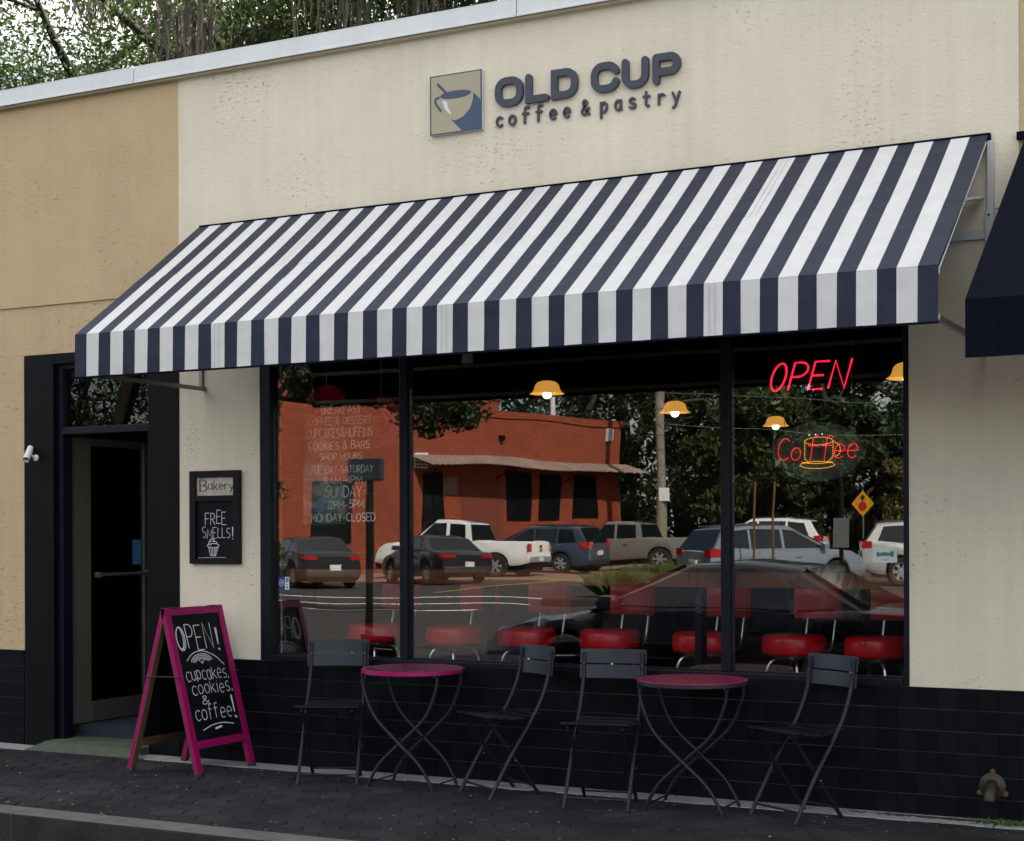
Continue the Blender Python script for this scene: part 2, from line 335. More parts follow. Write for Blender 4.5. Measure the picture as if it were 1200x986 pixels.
# ------------------------------------------------------------------ single-stroke lettering
G = {
 'A': (.6, [[(0, 0), (.3, 1), (.6, 0)], [(.1, .35), (.5, .35)]]),
 'B': (.56, [[(.02, 0), (0, 1)], [(0, 1)]+arc(.24, .76, .26, .24, 90, -90)+[(0, .52)], [(0, .52)]+arc(.26, .26, .3, .26, 90, -90)+[(0, 0)]]),
 'C': (.58, [arc(.33, .5, .33, .5, 50, 310, 14)]),
 'D': (.58, [[(0, 0), (0, 1)], [(0, 1)]+arc(.18, .5, .4, .5, 90, -90, 12)+[(0, 0)]]),
 'E': (.5, [[(.5, 1), (0, 1), (0, 0), (.5, 0)], [(0, .52), (.42, .52)]]),
 'F': (.5, [[(.5, 1), (0, 1), (0, 0)], [(0, .52), (.4, .52)]]),
 'H': (.56, [[(0, 0), (0, 1)], [(.56, 0), (.56, 1)], [(0, .5), (.56, .5)]]),
 'I': (.12, [[(.06, 0), (.06, 1)]]),
 'K': (.55, [[(0, 0), (0, 1)], [(.52, 1), (0, .42)], [(.15, .56), (.55, 0)]]),
 'L': (.48, [[(0, 1), (0, 0), (.48, 0)]]),
 'M': (.72, [[(0, 0), (.06, 1), (.36, .3), (.66, 1), (.72, 0)]]),
 'N': (.6, [[(0, 0), (.02, 1), (.58, 0), (.6, 1)]]),
 'O': (.66, [arc(.33, .5, .33, .5, 90, 450, 20)]),
 'P': (.52, [[(0, 0), (0, 1)], [(0, 1)]+arc(.24, .74, .28, .26, 90, -90)+[(0, .48)]]),
 'R': (.56, [[(0, 0), (0, 1)], [(0, 1)]+arc(.24, .75, .28, .25, 90, -90)+[(0, .5)], [(.2, .5), (.56, 0)]]),
 'S': (.52, [arc(.27, .75, .25, .25, 40, 270, 10)+arc(.26, .25, .26, .25, 90, -140, 10)[1:]]),
 'T': (.58, [[(0, 1), (.58, 1)], [(.29, 1), (.29, 0)]]),
 'U': (.58, [[(0, 1), (0, .32)]+arc(.29, .3, .29, .3, 180, 360, 9)+[(.58, 1)]]),
 'Y': (.56, [[(0, 1), (.28, .48), (.56, 1)], [(.28, .48), (.28, 0)]]),
 '1': (.2, [[(0, .8), (.14, 1), (.14, 0)]]),
 '2': (.48, [arc(.24, .74, .24, .26, 170, -40, 9)+[(0, 0), (.5, 0)]]),
 '4': (.5, [[(.38, 0), (.38, 1), (0, .32), (.5, .32)]]),
 '5': (.48, [[(.46, 1), (.06, 1), (.03, .56)]+arc(.23, .32, .25, .32, 110, -150, 10)]),
 '8': (.48, [arc(.24, .76, .2, .24, -90, 270, 13), arc(.24, .26, .24, .26, 90, 450, 13)]),
 'a': (.46, [arc(.22, .29, .22, .29, 60, 420, 14), [(.44, .58), (.44, .1), (.48, 0)]]),
 'b': (.46, [[(0, 1), (0, 0)], arc(.22, .29, .22, .29, 180, -180, 14)]),
 'c': (.44, [arc(.26, .29, .26, .29, 45, 315, 12)]),
 'e': (.48, [[(.02, .3), (.46, .3)]+arc(.24, .29, .23, .29, 5, 310, 13)]),
 'f': (.42, [arc(.28, .82, .14, .18, 40, 180, 6)+[(.14, .55), (.12, 0)], [(0, .58), (.36, .58)]]),
 'i': (.12, [[(.05, .58), (.05, 0)], [(.05, .8), (.07, .86)]]),
 'k': (.46, [[(0, 1), (0, 0)], [(.42, .6), (0, .26)], [(.12, .36), (.46, 0)]]),
 'o': (.48, [arc(.24, .29, .24, .29, 90, 450, 16)]),
 'p': (.46, [[(0, .58), (0, -.34)], arc(.22, .29, .22, .29, 180, -180, 14)]),
 'r': (.38, [[(.02, .58), (.02, 0)], [(.02, .36)]+arc(.22, .38, .19, .2, 150, 40, 6)]),
 's': (.4, [arc(.2, .44, .18, .15, 40, 270, 8)+arc(.2, .145, .2, .145, 90, -150, 8)[1:]]),
 't': (.4, [[(.16, .86), (.16, .14)]+arc(.28, .14, .12, .14, 180, 300, 5), [(0, .58), (.38, .58)]]),
 'u': (.44, [[(0, .58), (0, .2)]+arc(.21, .2, .21, .2, 180, 360, 7)+[(.42, .58)], [(.42, .3), (.44, 0)]]),
 'y': (.46, [[(0, .58), (.24, .02)], [(.46, .58), (.18, -.2), (.02, -.32)]]),
 '&': (.6, [[(.6, 0), (.12, .74)]+arc(.26, .82, .15, .18, 190, -20, 8)+[(.05, .34)]+arc(.22, .22, .2, .22, 150, 300, 7)+[(.58, .45)]]),
 '!': (.14, [[(.08, 1), (.05, .3)], [(.04, .06), (.05, 0)]]),
 ',': (.14, [[(.08, .08), (.02, -.16)]]), '-': (.4, [[(.05, .45), (.35, .45)]]), '=': (.42, [[(.04, .6), (.38, .6)], [(.04, .35), (.38, .35)]]),
 ':': (.14, [[(.06, .62), (.07, .56)], [(.06, .1), (.07, .04)]]), "'": (.1, [[(.05, 1), (.03, .8)]]),
}
def ribbon(mb, pts, w, fr, d0, d1, mi=0, cap=True):
    """a stroke of width w along 2-D pts, in frame fr, between depths d0<d1; round ends"""
    P = [Vector((p[0], p[1])) for p in pts]; Q = [P[0]]
    for p in P[1:]:
        if (p-Q[-1]).length > 1e-5: Q.append(p)
    P = Q; n = len(P)
    if n < 2: return
    closed = (P[0]-P[-1]).length < 1e-4
    if closed: P = P[:-1]; n -= 1
    Ls, Rs = [], []
    for i in range(n):
        a = P[(i-1) % n] if (closed or i > 0) else None; b = P[(i+1) % n] if (closed or i < n-1) else None
        d1v = (P[i]-a).normalized() if a is not None else None; d2v = (b-P[i]).normalized() if b is not None else None
        if d1v is None: d1v = d2v
        if d2v is None: d2v = d1v
        nn = Vector((-d1v.y, d1v.x))+Vector((-d2v.y, d2v.x))
        if nn.length < 1e-4: nn = Vector((-d1v.y, d1v.x))
        nn.normalize(); k = min(1.6, 1/max(.3, nn.dot(Vector((-d1v.y, d1v.x)))))
        Ls.append(P[i]+nn*w/2*k); Rs.append(P[i]-nn*w/2*k)
    o, u, v, nv = fr
    def W(q, d): return o+u*q.x+v*q.y+nv*d
    if closed:
        vs = [W(q, d1) for q in Ls]+[W(q, d1) for q in Rs]+[W(q, d0) for q in Ls]+[W(q, d0) for q in Rs]
        fs = []
        for i in range(n):
            j = (i+1) % n; fs += [(i, j, n+j, n+i), (i, 2*n+i, 2*n+j, j), (n+i, n+j, 3*n+j, 3*n+i)]
        mb.add(vs, fs, mi); return
    out = list(Ls)
    if cap and w > .01:
        d = (P[-1]-P[-2]).normalized(); pr = Vector((-d.y, d.x)); out += [P[-1]+(pr*math.cos(a)+d*math.sin(a))*w/2 for a in (math.pi*k/6 for k in range(1, 6))]
    out += Rs[::-1]
    if cap and w > .01:
        d = (P[0]-P[1]).normalized(); pr = Vector((-d.y, d.x)); out += [P[0]+(pr*math.cos(a)+d*math.sin(a))*w/2 for a in (math.pi*k/6 for k in range(1, 6))]
    # strip faces keep concave strokes clean; caps as fans
    vs = [W(q, d1) for q in Ls]+[W(q, d1) for q in Rs]+[W(q, d0) for q in Ls]+[W(q, d0) for q in Rs]; fs = []
    for i in range(n-1): fs += [(i, i+1, n+i+1, n+i), (i, 2*n+i, 2*n+i+1, i+1), (n+i, n+i+1, 3*n+i+1, 3*n+i)]
    if not (cap and w > .01): fs += [(0, n, 3*n, 2*n), (n-1, 3*n-1, 4*n-1, 2*n-1)]
    mb.add(vs, fs, mi)
    if cap and w > .01:
        for (c, d) in ((P[-1], (P[-1]-P[-2]).normalized()), (P[0], (P[0]-P[1]).normalized())):
            pr = Vector((-d.y, d.x)); ring = [c+(pr*math.cos(math.pi*k/8)+d*math.sin(math.pi*k/8))*w/2 for k in range(9)]
            m = len(ring); vv = [W(q, d1) for q in ring]+[W(q, d0) for q in ring]
            mb.add(vv, [tuple(range(m))]+[(k, m+k, m+k+1, k+1) for k in range(m-1)], mi)
def write(mb, text, u0, u1, v0, h, w, fr, d0=.0003, d1=.0008, jit=0., mi=0, seed=1, asc=1.):
    """text fitted between u0 and u1 with baseline v0 and capital height h"""
    rg = random.Random(seed); gap = .17
    tot = sum((G[c][0] if c in G else .3)+gap for c in text)-gap; sx = (u1-u0)/tot; x = 0
    for c in text:
        if c in G:
            gw, st = G[c]; dy = rg.uniform(-jit, jit)*h; sc = 1+rg.uniform(-jit, jit); sl = rg.uniform(-jit, jit)*.8; k = 0
            for s in st:
                pts = [(u0+(x+p[0]+sl*p[1])*sx, v0+dy+(p[1] if 0 <= p[1] <= .58 else (.58+(p[1]-.58)*asc if p[1] > 0 else p[1]*asc))*h*sc) for p in s]
                ribbon(mb, pts, w, fr, d0, d1+k*.0002, mi); k += 1
            x += gw+gap
        else: x += .3+gap
    return mb
def frame(o, u, v):
    u = Vector(u).normalized(); v = Vector(v).normalized(); return (Vector(o), u, v, u.cross(v))

# ================================================================== GROUND
def gz(y):
    """road level: flat by the shop, rising gently on the far side"""
    if y > -14: return -.15
    if y > -42: return -.15+(-14-y)/28*.37
    return .22
g = MB(); ys = [150, 0, -14, -18, -22, -26, -30, -34, -38, -42, -60, -200]
for i, y in enumerate(ys): g.v += [(-180, y, gz(y)), (160, y, gz(y))]
g.f = [(2*i, 2*i+1, 2*i+3, 2*i+2) for i in range(len(ys)-1)]; g.m = [0]*len(g.f)
tag(g.build('road', M['asphalt']), kind='structure')
def sheet(name, poly, m, dz, kind='structure'):
    """flat sheet over the sloping road, cut into strips along y"""
    mb = MB(); (x0, y0), (x1, y1) = poly; n = max(1, int(abs(y1-y0)/2)); 
    for i in range(n+1):
        y = y0+(y1-y0)*i/n; mb.v += [(x0, y, gz(y)+dz), (x1, y, gz(y)+dz)]
    mb.f = [(2*i, 2*i+1, 2*i+3, 2*i+2) for i in range(n)]; mb.m = [0]*n
    return tag(mb.build(name, m), kind=kind)
sheet('grass_verge', ((-120, -61), (80, -130)), M['lawn'], .012)
# sidewalk: bedding slab with a concrete strip along the wall
sw = MB(); sw.box(-40, 30, -2.0, .4, -.3, -.0045)
side = tag(sw.build('sidewalk', M['joint']), kind='structure')
st = MB(); x = -40.
while x < 30:
    st.box(x+.004, x+1.83-.004, -.205, .012, -.05, .004, bev=.004); x += 1.83
strip = st.build('edge_strip', M['concrete'], side)
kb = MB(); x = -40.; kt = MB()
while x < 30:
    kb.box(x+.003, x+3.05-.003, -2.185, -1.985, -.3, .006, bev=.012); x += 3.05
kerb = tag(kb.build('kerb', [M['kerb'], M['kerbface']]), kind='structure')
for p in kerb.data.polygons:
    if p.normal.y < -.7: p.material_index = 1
gt = MB(); gt.box(-40, 30, -2.62, -2.187, -.25, -.146); tag(gt.build('gutter', M['kerbface']), kind='structure')
# hexagonal pavers
s6 = .1155; hm = MB(); ins = .0018
ring = [((s6-ins)*math.cos(R(60*k)), (s6-ins)*math.sin(R(60*k))) for k in range(6)]
ring2 = [(a*.955, b*.955) for a, b in ring]
hm.v = [(a, b, -.03) for a, b in ring]+[(a, b, -.005) for a, b in ring]+[(a, b, 0) for a, b in ring2]
hm.f = [(k, (k+1) % 6, 6+(k+1) % 6, 6+k) for k in range(6)]+[(6+k, 6+(k+1) % 6, 12+(k+1) % 6, 12+k) for k in range(6)]+[tuple(range(12, 18))]; hm.m = [0]*13
proto = hm.build('paver', M['paver'], side); pm = proto.data
cells = []
ci = 0; x = -13.
while x < 1.0:
    y = -.16-(.1 if ci % 2 else 0)
    while y > -2.06:
        cells.append((x, y)); y -= .2
    x += 1.5*s6; ci += 1
def inframe(x, y):
    dx, dy = x, y+8.6; a = math.atan2(dx, dy)+R(27.5); d = dx*-math.sin(R(27.5))+dy*math.cos(R(27.5))
    return abs(a) < R(18.4) and 1.52/d*1850 < 365
vis = sorted([c for c in cells if inframe(*c)], key=lambda c: c[0]**2+(c[1]+8.6)**2)
one = set(vis[:300]); rest = MB()
first = True
for c in cells:
    z = rng.uniform(-.002, .003); rx, ry = rng.uniform(-.014, .014), rng.uniform(-.014, .014)
    if c in one:
        if first: proto.location = (c[0], c[1], z); proto.rotation_euler = (rx, ry, 0); first = False
        else: shared('paver', pm, side, (c[0], c[1], z), (rx, ry, 0))
    else:
        rest.add([(a+c[0], b+c[1], h+z+a*-ry+b*rx) for a, b, h in hm.v], hm.f)
tag(rest.build('paver_field', M['paver'], side), kind='stuff')
# fallen leaves and grit
def litter(name, n, x0, x1, yf, z, size, m, label, cat, seed):
    rg = random.Random(seed); mb = MB()
    for _ in range(n):
        x = rg.uniform(x0, x1); y = yf(rg); a = rg.uniform(0, 6.28); s = size*rg.uniform(.4, 1.3); b = s*rg.uniform(.35, .6); up = rg.uniform(.1, .5)*s
        ca, sa = math.cos(a), math.sin(a)
        pts = [(-s, 0, 0), (0, -b, up*.3), (s, 0, up), (0, b, up*.4)]
        mb.add([(x+p*ca-q*sa, y+p*sa+q*ca, z+r+.001) for p, q, r in pts], [(0, 1, 2, 3)])
    return tag(mb.build(name, m), label, cat, kind='stuff')
litter('fallen_leaves', 800, -11, -1, lambda r: -2.15+2.1*r.random()**1.3, .006, .012, M['leaflitter'], 'scattered dry leaf bits on the dark paved sidewalk', 'leaves', 3)
litter('gutter_leaves', 1500, -9.5, -4.5, lambda r: -2.62+.42*r.random(), -.144, .022, M['litterdark'], 'reddish brown leaf litter lying in the gutter below the kerb', 'leaves', 4)
wd = MB(); rg = random.Random(5)
for _ in range(260):
    x = -1.5+rg.gauss(0, .09); y = -.1+rg.gauss(0, .03); a = rg.uniform(0, 6.28); h = rg.uniform(.008, .03); b = .006
    wd.add([(x-b*math.cos(a), y-b*math.sin(a), .004), (x+b*math.cos(a), y+b*math.sin(a), .004), (x+rg.gauss(0, .012), y+rg.gauss(0, .012), .004+h)], [(0, 1, 2)])
tag(wd.build('weeds', M['weed']), 'small green weeds at the wall foot below the drain pipe', 'weeds', kind='stuff')
dr = MB(); 
for _ in range(500):
    x = -1.75+rg.gauss(0, .28); y = -.05-abs(rg.gauss(0, .03)); s = rg.uniform(.004, .014)
    dr.add([(x-s, y-s*.6, .005), (x+s, y-s*.5, .006), (x+s*.7, y+s*.6, .007), (x-s*.8, y+s*.7, .006)], [(0, 1, 2, 3)])
tag(dr.build('dirt_patch', M['litterdark']), 'dark soil and debris gathered at the wall foot by the drain pipe', 'dirt', kind='stuff')

# ================================================================== CAFE BUILDING
bld = thing('cafe_building', 'cream and tan stucco shop building with black tiled base and large window', 'building', (0, 0, 0))
wl = MB()
wl.box(-7.06, -1.462, 0, .25, 2.85, 4.72); wl.box(-7.06, -6.38, 0, .25, .694, 2.849); wl.box(-2.045, 6, 0, .25, .694, 2.849)
wl.box(-1.461, 6, .002, .25, 2.85, 3.05)
wl.build('cream_wall', M['cream'], bld)
wl = MB(); wl.box(-14, -7.061, .001, .25, 3.205, 4.72); wl.box(-14, -7.061, .013, .25, 2.85, 3.204); wl.box(-14, -8.5, .013, .25, .694, 2.849); wl.build('tan_wall', M['tan'], bld)
wl = MB(); wl.box(-1.461, 6, .004, .25, 3.051, 4.72); wl.build('tan_wall', M['tan'], bld)
wl = MB(); wl.box(-7.06, 6, .010, .25, -.1, .6935); wl.box(-14, -8.5, .022, .25, -.1, .6935)
wl.build('tile_backing', M['grout'], bld)
# roof, side and rear walls, room
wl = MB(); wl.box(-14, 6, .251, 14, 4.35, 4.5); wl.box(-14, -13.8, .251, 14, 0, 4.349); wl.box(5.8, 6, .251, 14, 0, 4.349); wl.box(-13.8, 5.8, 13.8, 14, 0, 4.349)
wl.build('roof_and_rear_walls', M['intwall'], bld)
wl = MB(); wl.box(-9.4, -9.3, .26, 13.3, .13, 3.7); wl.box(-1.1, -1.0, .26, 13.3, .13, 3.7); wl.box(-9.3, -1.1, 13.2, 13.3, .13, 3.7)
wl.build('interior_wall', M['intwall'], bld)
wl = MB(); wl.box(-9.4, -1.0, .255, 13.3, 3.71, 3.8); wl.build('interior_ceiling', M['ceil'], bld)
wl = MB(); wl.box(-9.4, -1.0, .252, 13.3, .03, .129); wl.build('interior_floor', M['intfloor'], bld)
# coping in three-metre lengths
for x0 in (-16.4, -13.4, -10.4, -7.4, -4.4, -1.4, 1.6):
    x1 = x0+3-.008; c = MB(); c.box(x0, x1, -.06, -.052, 4.683, 4.787); c.box(x0, x1, -.06, .30, 4.788, 4.796); c.box(x0, x1, -.066, -.061, 4.680, 4.690)
    c.box(x1-.03, x1+.004, -.0645, -.0605, 4.692, 4.789)
    c.build('coping', M['coping'], bld)
c = MB(); c.box(-14, 6, -.046, -.001, 4.668, 4.6815); c.build('coping_lip', M['lip'], bld)
# base tiles
tw, th = .1075, .1163
tm = MB(); tm.box(-tw/2+.0007, tw/2-.0007, -.006, .006, .0022, th-.0022, bev=.0018)
tp = tm.build('tile', M['tile'], bld); tmesh = tp.data; tp.location = (0, 0, 0)
slots = []
x = -7.06+tw/2
while x < -.4:
    for r in range(6): slots.append((x, r*th-.004, .004))
    x += tw
x = -8.5-tw/2-.02
while x > -9.3:
    for r in range(6): slots.append((x, r*th-.004, .016))
    x -= tw
seen = [s for s in slots if -8.9 < s[0] < -1.35]
big = sorted(seen, key=lambda s: -s[0])[:300]; big = set(big)
left = MB(); f1 = True
for s in slots:
    jz = rng.uniform(-.0006, .0006); ty = rng.uniform(-.001, .001)
    if s in big:
        if f1: tp.location = (s[0], s[2]+ty, s[1]); f1 = False
        else: shared('tile', tmesh, bld, (s[0], s[2]+ty, s[1]+jz), (rng.uniform(-.006, .006), 0, rng.uniform(-.006, .006)))
    else:
        for vv in (0,): left.add([(v.co.x+s[0], v.co.y+s[2]+ty, v.co.z+s[1]) for v in tmesh.vertices], [tuple(p.vertices) for p in tmesh.polygons])
tag(left.build('tile_field', M['tile'], bld), kind='stuff')
for a in ((-7.06, -6.381, -.004, .009, .6885, .6937), (-2.044, 6, -.004, .009, .6885, .6937), (-14, -8.52, .0, .02, .688, .6937)): MB().box(*a).build('tile_cap', M['navyframe'], bld)

# ------------------------------------------------------------------ display window
win = bpy.data.objects.new('display_window', None); COL.objects.link(win); win.parent = bld
fr = MB(); fr.box(-6.38, -6.298, .004, .12, .695, 2.85, bev=.004); fr.box(-2.078, -2.045, .004, .12, .695, 2.85, bev=.004)
fr.box(-6.297, -2.079, .004, .12, 2.76, 2.85); fr.build('frame', M['navyframe'], win)
fr = MB(); fr.box(-6.297, -2.079, -.012, .12, .696, .733, bev=.005); fr.box(-6.297, -2.079, .02, .045, .7335, .742); fr.build('sill', M['navyframe'], win)
for x in (-5.265, -3.102):
    fr = MB(); fr.box(x-.028, x+.028, .01, .11, .7335, 2.759, bev=.004); fr.box(x+.0285, x+.034, .03, .075, .7425, 2.759); fr.build('mullion', M['navyframe'], win)
for a, b in ((-6.297, -5.294), (-5.230, -3.131), (-3.067, -2.079)):
    p = MB(); p.box(a, b, .050, .056, .734, 2.759); p.build('pane', M['glass'], win)

# ------------------------------------------------------------------ entrance
ent = bpy.data.objects.new('entrance', None); COL.objects.link(ent); ent.parent = bld
e = MB(); e.box(-8.5, -8.215, .0, .16, 0, 2.845, bev=.004); e.box(-7.335, -7.06, -.006, .25, 0, 2.8449, bev=.004); e.box(-8.214, -7.336, .002, .16, 2.775, 2.845)
e.build('post', M['blackpaint'], ent)
e = MB(); e.box(-8.214, -8.165, .045, .14, .02, 2.774, bev=.003); e.box(-7.36, -7.336, .045, .14, .02, 2.774); e.box(-8.164, -7.361, .03, .15, 2.262, 2.315, bev=.005); e.box(-8.164, -7.361, .05, .14, 2.74, 2.774)
e.build('door_frame', M['navyframe'], ent)
e = MB(); e.box(-8.164, -7.361, .085, .091, 2.316, 2.739); e.build('transom_pane', M['glass2'], ent)
e = MB(); e.box(-8.215, -7.335, -.12, .25, -.02, .06, bev=.01); e.add([(-8.3, -.22, .0045), (-7.2, -.22, .0045), (-7.335, -.12, .05), (-8.215, -.12, .05)], [(0, 1, 2, 3)]); e.build('threshold', M['mint'], ent)
e = MB(); e.box(-9.2, -7.0, .256, 2.4, .131, .142, bev=.003); e.build('door_mat', M['mat_blue'], ent)
e = MB(); e.box(-8.213, -7.337, .2505, .2555, .055, .1415); e.build('step_riser', M['mat_blue'], ent)
door = bpy.data.objects.new('door', None); COL.objects.link(door); door.parent = ent
d = MB(); d.box(-8.225, -8.185, .145, .185, .15, 2.255); d.build('hinge_stile', M['alu'], door)
d = MB(); d.box(-8.22, -8.19, .186, .36, .15, 2.255, bev=.002); d.build('side_panel', M['beige'], door)
d = MB(); d.box(-8.225, -8.185, .945, 1.0, .15, 2.255, bev=.003); d.box(-8.222, -8.188, .361, .944, 2.20, 2.255); d.box(-8.222, -8.188, .361, .944, .15, .30, bev=.003); d.build('stile', M['alu'], door)
d = MB(); d.box(-8.209, -8.203, .361, .944, .301, 2.199); d.build('pane', M['glass2'], door)
d = MB(); d.tube([(-8.145, .40, 1.24), (-8.145, .99, 1.24)], .013); d.box(-8.184, -8.135, .93, .99, 1.215, 1.265, bev=.004); d.box(-8.184, -8.135, .39, .42, 1.22, 1.26); d.build('push_bar', M['alu'], door)
d = MB(); d.box(-8.2025, -8.2015, .83, .925, 1.31, 1.50); d.build('notice', M['sticker_lb'], door)
# loose stucco edge marks: security camera
sc = thing('security_camera', 'small white bullet security camera on the black door post', 'camera', (-8.40, -.001, 2.12)); sc.scale = (.72, .72, .72)
s_ = MB(); s_.lathe([(.001, -.001), (.034, -.001), (.034, -.012), (.028, -.02), (.001, -.02)], 16, (.03, 0, -.03), 'Y'); s_.build('base', M['white'], sc, True)
s_ = MB(); s_.tube([(.03, -.015, -.03), (.022, -.05, -.01), (0, -.075, .01)], .011); s_.build('arm', M['white'], sc, True)
s_ = MB(); s_.tube([(.02, -.12, -.03), (-.01, -.055, .035), (-.03, -.02, .075)], .030, 14); s_.tube([(.031, -.146, -.055), (-.012, -.05, .04)], .034, 14, caps=False); s_.build('housing', M['white'], sc, True)
s_ = MB(); s_.lathe([(.0, 0), (.022, 0), (.022, .004)], 14); l = s_.build('lens', M['black'], sc); l.location = (.0215, -.1235, -.0325); l.rotation_euler = Vector((.3, -.65, -.65)).to_track_quat('Z', 'Y').to_euler()

# ------------------------------------------------------------------ striped awning
AX0, AX1, AP, AZT, AZF, AZB = -6.86, -1.615, 1.23, 3.64, 2.762, 2.503
aw = thing('striped_awning', 'navy and white striped fabric awning over the shop window', 'awning', (0, 0, 0))
N = 55; sw_ = (AX1-AX0)/N
can = MB(); val = MB()
for i in range(N):
    a = AX0+i*sw_; b = a+sw_
    # whites a little wider than the navy
    a += (.0015 if i % 2 == 0 else -.0015); b += (-.0015 if i % 2 == 0 else .0015)
    if i == 0: a = AX0
    if i == N-1: b = AX1
    mi = 0 if i % 2 == 0 else 1
    K = 8
    for k in range(K):
        t0, t1 = k/K, (k+1)/K
        sag = lambda t, x: -.012*math.sin(math.pi*t)*(.6+.4*math.sin(x*3.1))
        P = lambda t, x: (x, -.02-(AP-.02)*t, AZT+(AZF-AZT)*t+sag(t, x))
        can.add([P(t0, a), P(t0, b), P(t1, b), P(t1, a)], [(0, 1, 2, 3)], mi)
    val.add([(a, -AP, AZF), (b, -AP, AZF), (b, -AP-.004+.003*math.sin(i*1.7), AZB), (a, -AP-.004+.003*math.sin(i*1.7+1), AZB)], [(0, 1, 2, 3)], mi)
    val.add([(a, -AP, AZF), (b, -AP, AZF), (b, -AP+.008, AZF-.004), (a, -AP+.008, AZF-.004)], [(0, 1, 2, 3)], mi)
canopy = can.build('canopy', [M['navy_fabric'], M['white_fabric']], aw)
mdf = canopy.modifiers.new('thick', 'SOLIDIFY'); mdf.thickness = .003; mdf.offset = -1
valance = val.build('valance', [M['navy_fabric'], M['white_fabric']], aw)
mdf = valance.modifiers.new('thick', 'SOLIDIFY'); mdf.thickness = .003; mdf.offset = 0
f = MB()
K = 16
for i in range(K):
    for k in range(8):
        q = lambda t, x: (x, -.035-(AP-.045)*t, AZT-.018+(AZF-AZT)*t-.012*math.sin(math.pi*t)*(.6+.4*math.sin(x*3.1)))
        xa, xb = AX0+.004+(AX1-AX0-.008)*i/K, AX0+.004+(AX1-AX0-.008)*(i+1)/K; f.add([q(k/8, xa), q(k/8, xb), q((k+1)/8, xb), q((k+1)/8, xa)], [(0, 1, 2, 3)])
f.add([(AX0+.004, -AP+.0095, AZF-.02), (AX1-.004, -AP+.0095, AZF-.02), (AX1-.004, -AP+.0095, AZB), (AX0+.004, -AP+.0095, AZB)], [(0, 1, 2, 3)])
f.build('inner_sheet', mat('black_inner_sheet', (.006, .006, .007), .95, spec=.05), aw)  # black sheet under the canopy and behind the valance, covers the stripes inside
# hems and side edge bindings, seams
h = MB(); h.box(AX0, AX1, -AP-.007, -AP+.004, AZB-.010, AZB+.001); h.build('hem', M['navy_plain'], aw)
seam_m = mat('seam_thread', (.40, .41, .42), .8)
for i in (11, 27, 43):
    for off in (.30, .62):
        h = MB(); x = AX0+(i+off)*sw_; pts = [(x, -.02-(AP-.02)*t, AZT+(AZF-AZT)*t-.012*math.sin(math.pi*t)*(.6+.4*math.sin(x*3.1))+.0035) for t in [k/8 for k in range(9)]]
        for p, q in zip(pts, pts[1:]): h.add([(p[0]-.0015, p[1], p[2]), (p[0]+.0015, p[1], p[2]), (q[0]+.0015, q[1], q[2]), (q[0]-.0015, q[1], q[2])], [(0, 1, 2, 3)])
        h.add([(x-.0012, -AP-.0085, AZF), (x+.0012, -AP-.0085, AZF), (x+.0012, -AP-.0095, AZB), (x-.0012, -AP-.0095, AZB)], [(0, 1, 2, 3)])
        h.build('seam', seam_m, aw)
for x in (AX0+.02, AX1-.02):
    f = MB(); f.tube([(x, -.03, AZT-.05), (x, -AP+.03, AZF-.03)], .014); f.build('rafter', M['white_metal'], aw)
    f = MB(); f.box(x-.012, x+.012, -AP+.012, -.001, AZB+.012, AZB+.038); f.build('side_rod', M['alu'], aw)
f = MB(); f.box(AX0, AX1, -AP+.010, -AP+.035, AZB+.012, AZB+.037); f.box(AX0, AX1, -AP+.012, -AP+.037, AZF-.035, AZF-.01); f.build('front_bar', M['white_metal'], aw)
f = MB(); f.box(AX0-.0, AX1+.012, -.034, -.002, AZT-.04, AZT+.003, bev=.006); f.build('wall_bar', M['navy_plain'], aw)
f = MB(); f.box(AX1-.005, AX1+.028, -.038, -.003, 2.98, AZT-.041, bev=.002); f.build('wall_bracket', M['white_metal'], aw)
f = MB(); f.box(AX1-.012, AX1+.024, -.052, -.039, 3.06, 3.22, bev=.002)
f.build('bracket_plate', M['white_metal'], aw)
f = MB()
for z in (3.075, 3.205): f.lathe([(.001, 0), (.006, 0), (.006, -.006), (.001, -.007)], 10, (AX1+.006, -.0525, z), 'Y')
f.build('bolt', M['black'], aw)
f = MB(); f.box(AX0+.1, AX1+.09, -.022, -.002, 3.085, 3.135, bev=.003); f.build('cross_rail', M['white_metal'], aw)
f = MB(); f.tube([(AX1-.04, -.03, 3.30), (AX1-.10, -.40, 3.22)], .026, 10, flat=.5); f.build('arm', M['white_metal'], aw)
f = MB(); f.box(AX0-.012, AX0+.012, -.02, -.002, AZB+.03, 2.9); f.build('wall_bracket', M['alu'], aw)
f = MB(); f.tube(bez([(AX1+.03, -.02, 3.235), (AX1+.06, -.05, 3.235), (AX1+.085, -.05, 3.26), (AX1+.1, -.05, 3.30)]), .003, 5); f.build('loose_wire', M['black'], aw)
# wall lamp tucked behind the awning
bl = thing('jelly_jar_lamp', 'small dark red round lamp on the wall behind the awning end', 'lamp', (-1.93, 0, 2.98))
f = MB(); f.lathe([(.001, -.001), (.03, -.001), (.03, -.02), (.001, -.02)], 12, axis='Y'); f.build('base', M['black'], bl, True)
f = MB(); f.lathe([(.001, -.021), (.032, -.021), (.044, -.05), (.038, -.08), (.018, -.1), (.001, -.105)], 14, axis='Y'); f.build('globe', mat('dark_red_glass', (.10, .012, .012), .3), bl, True)

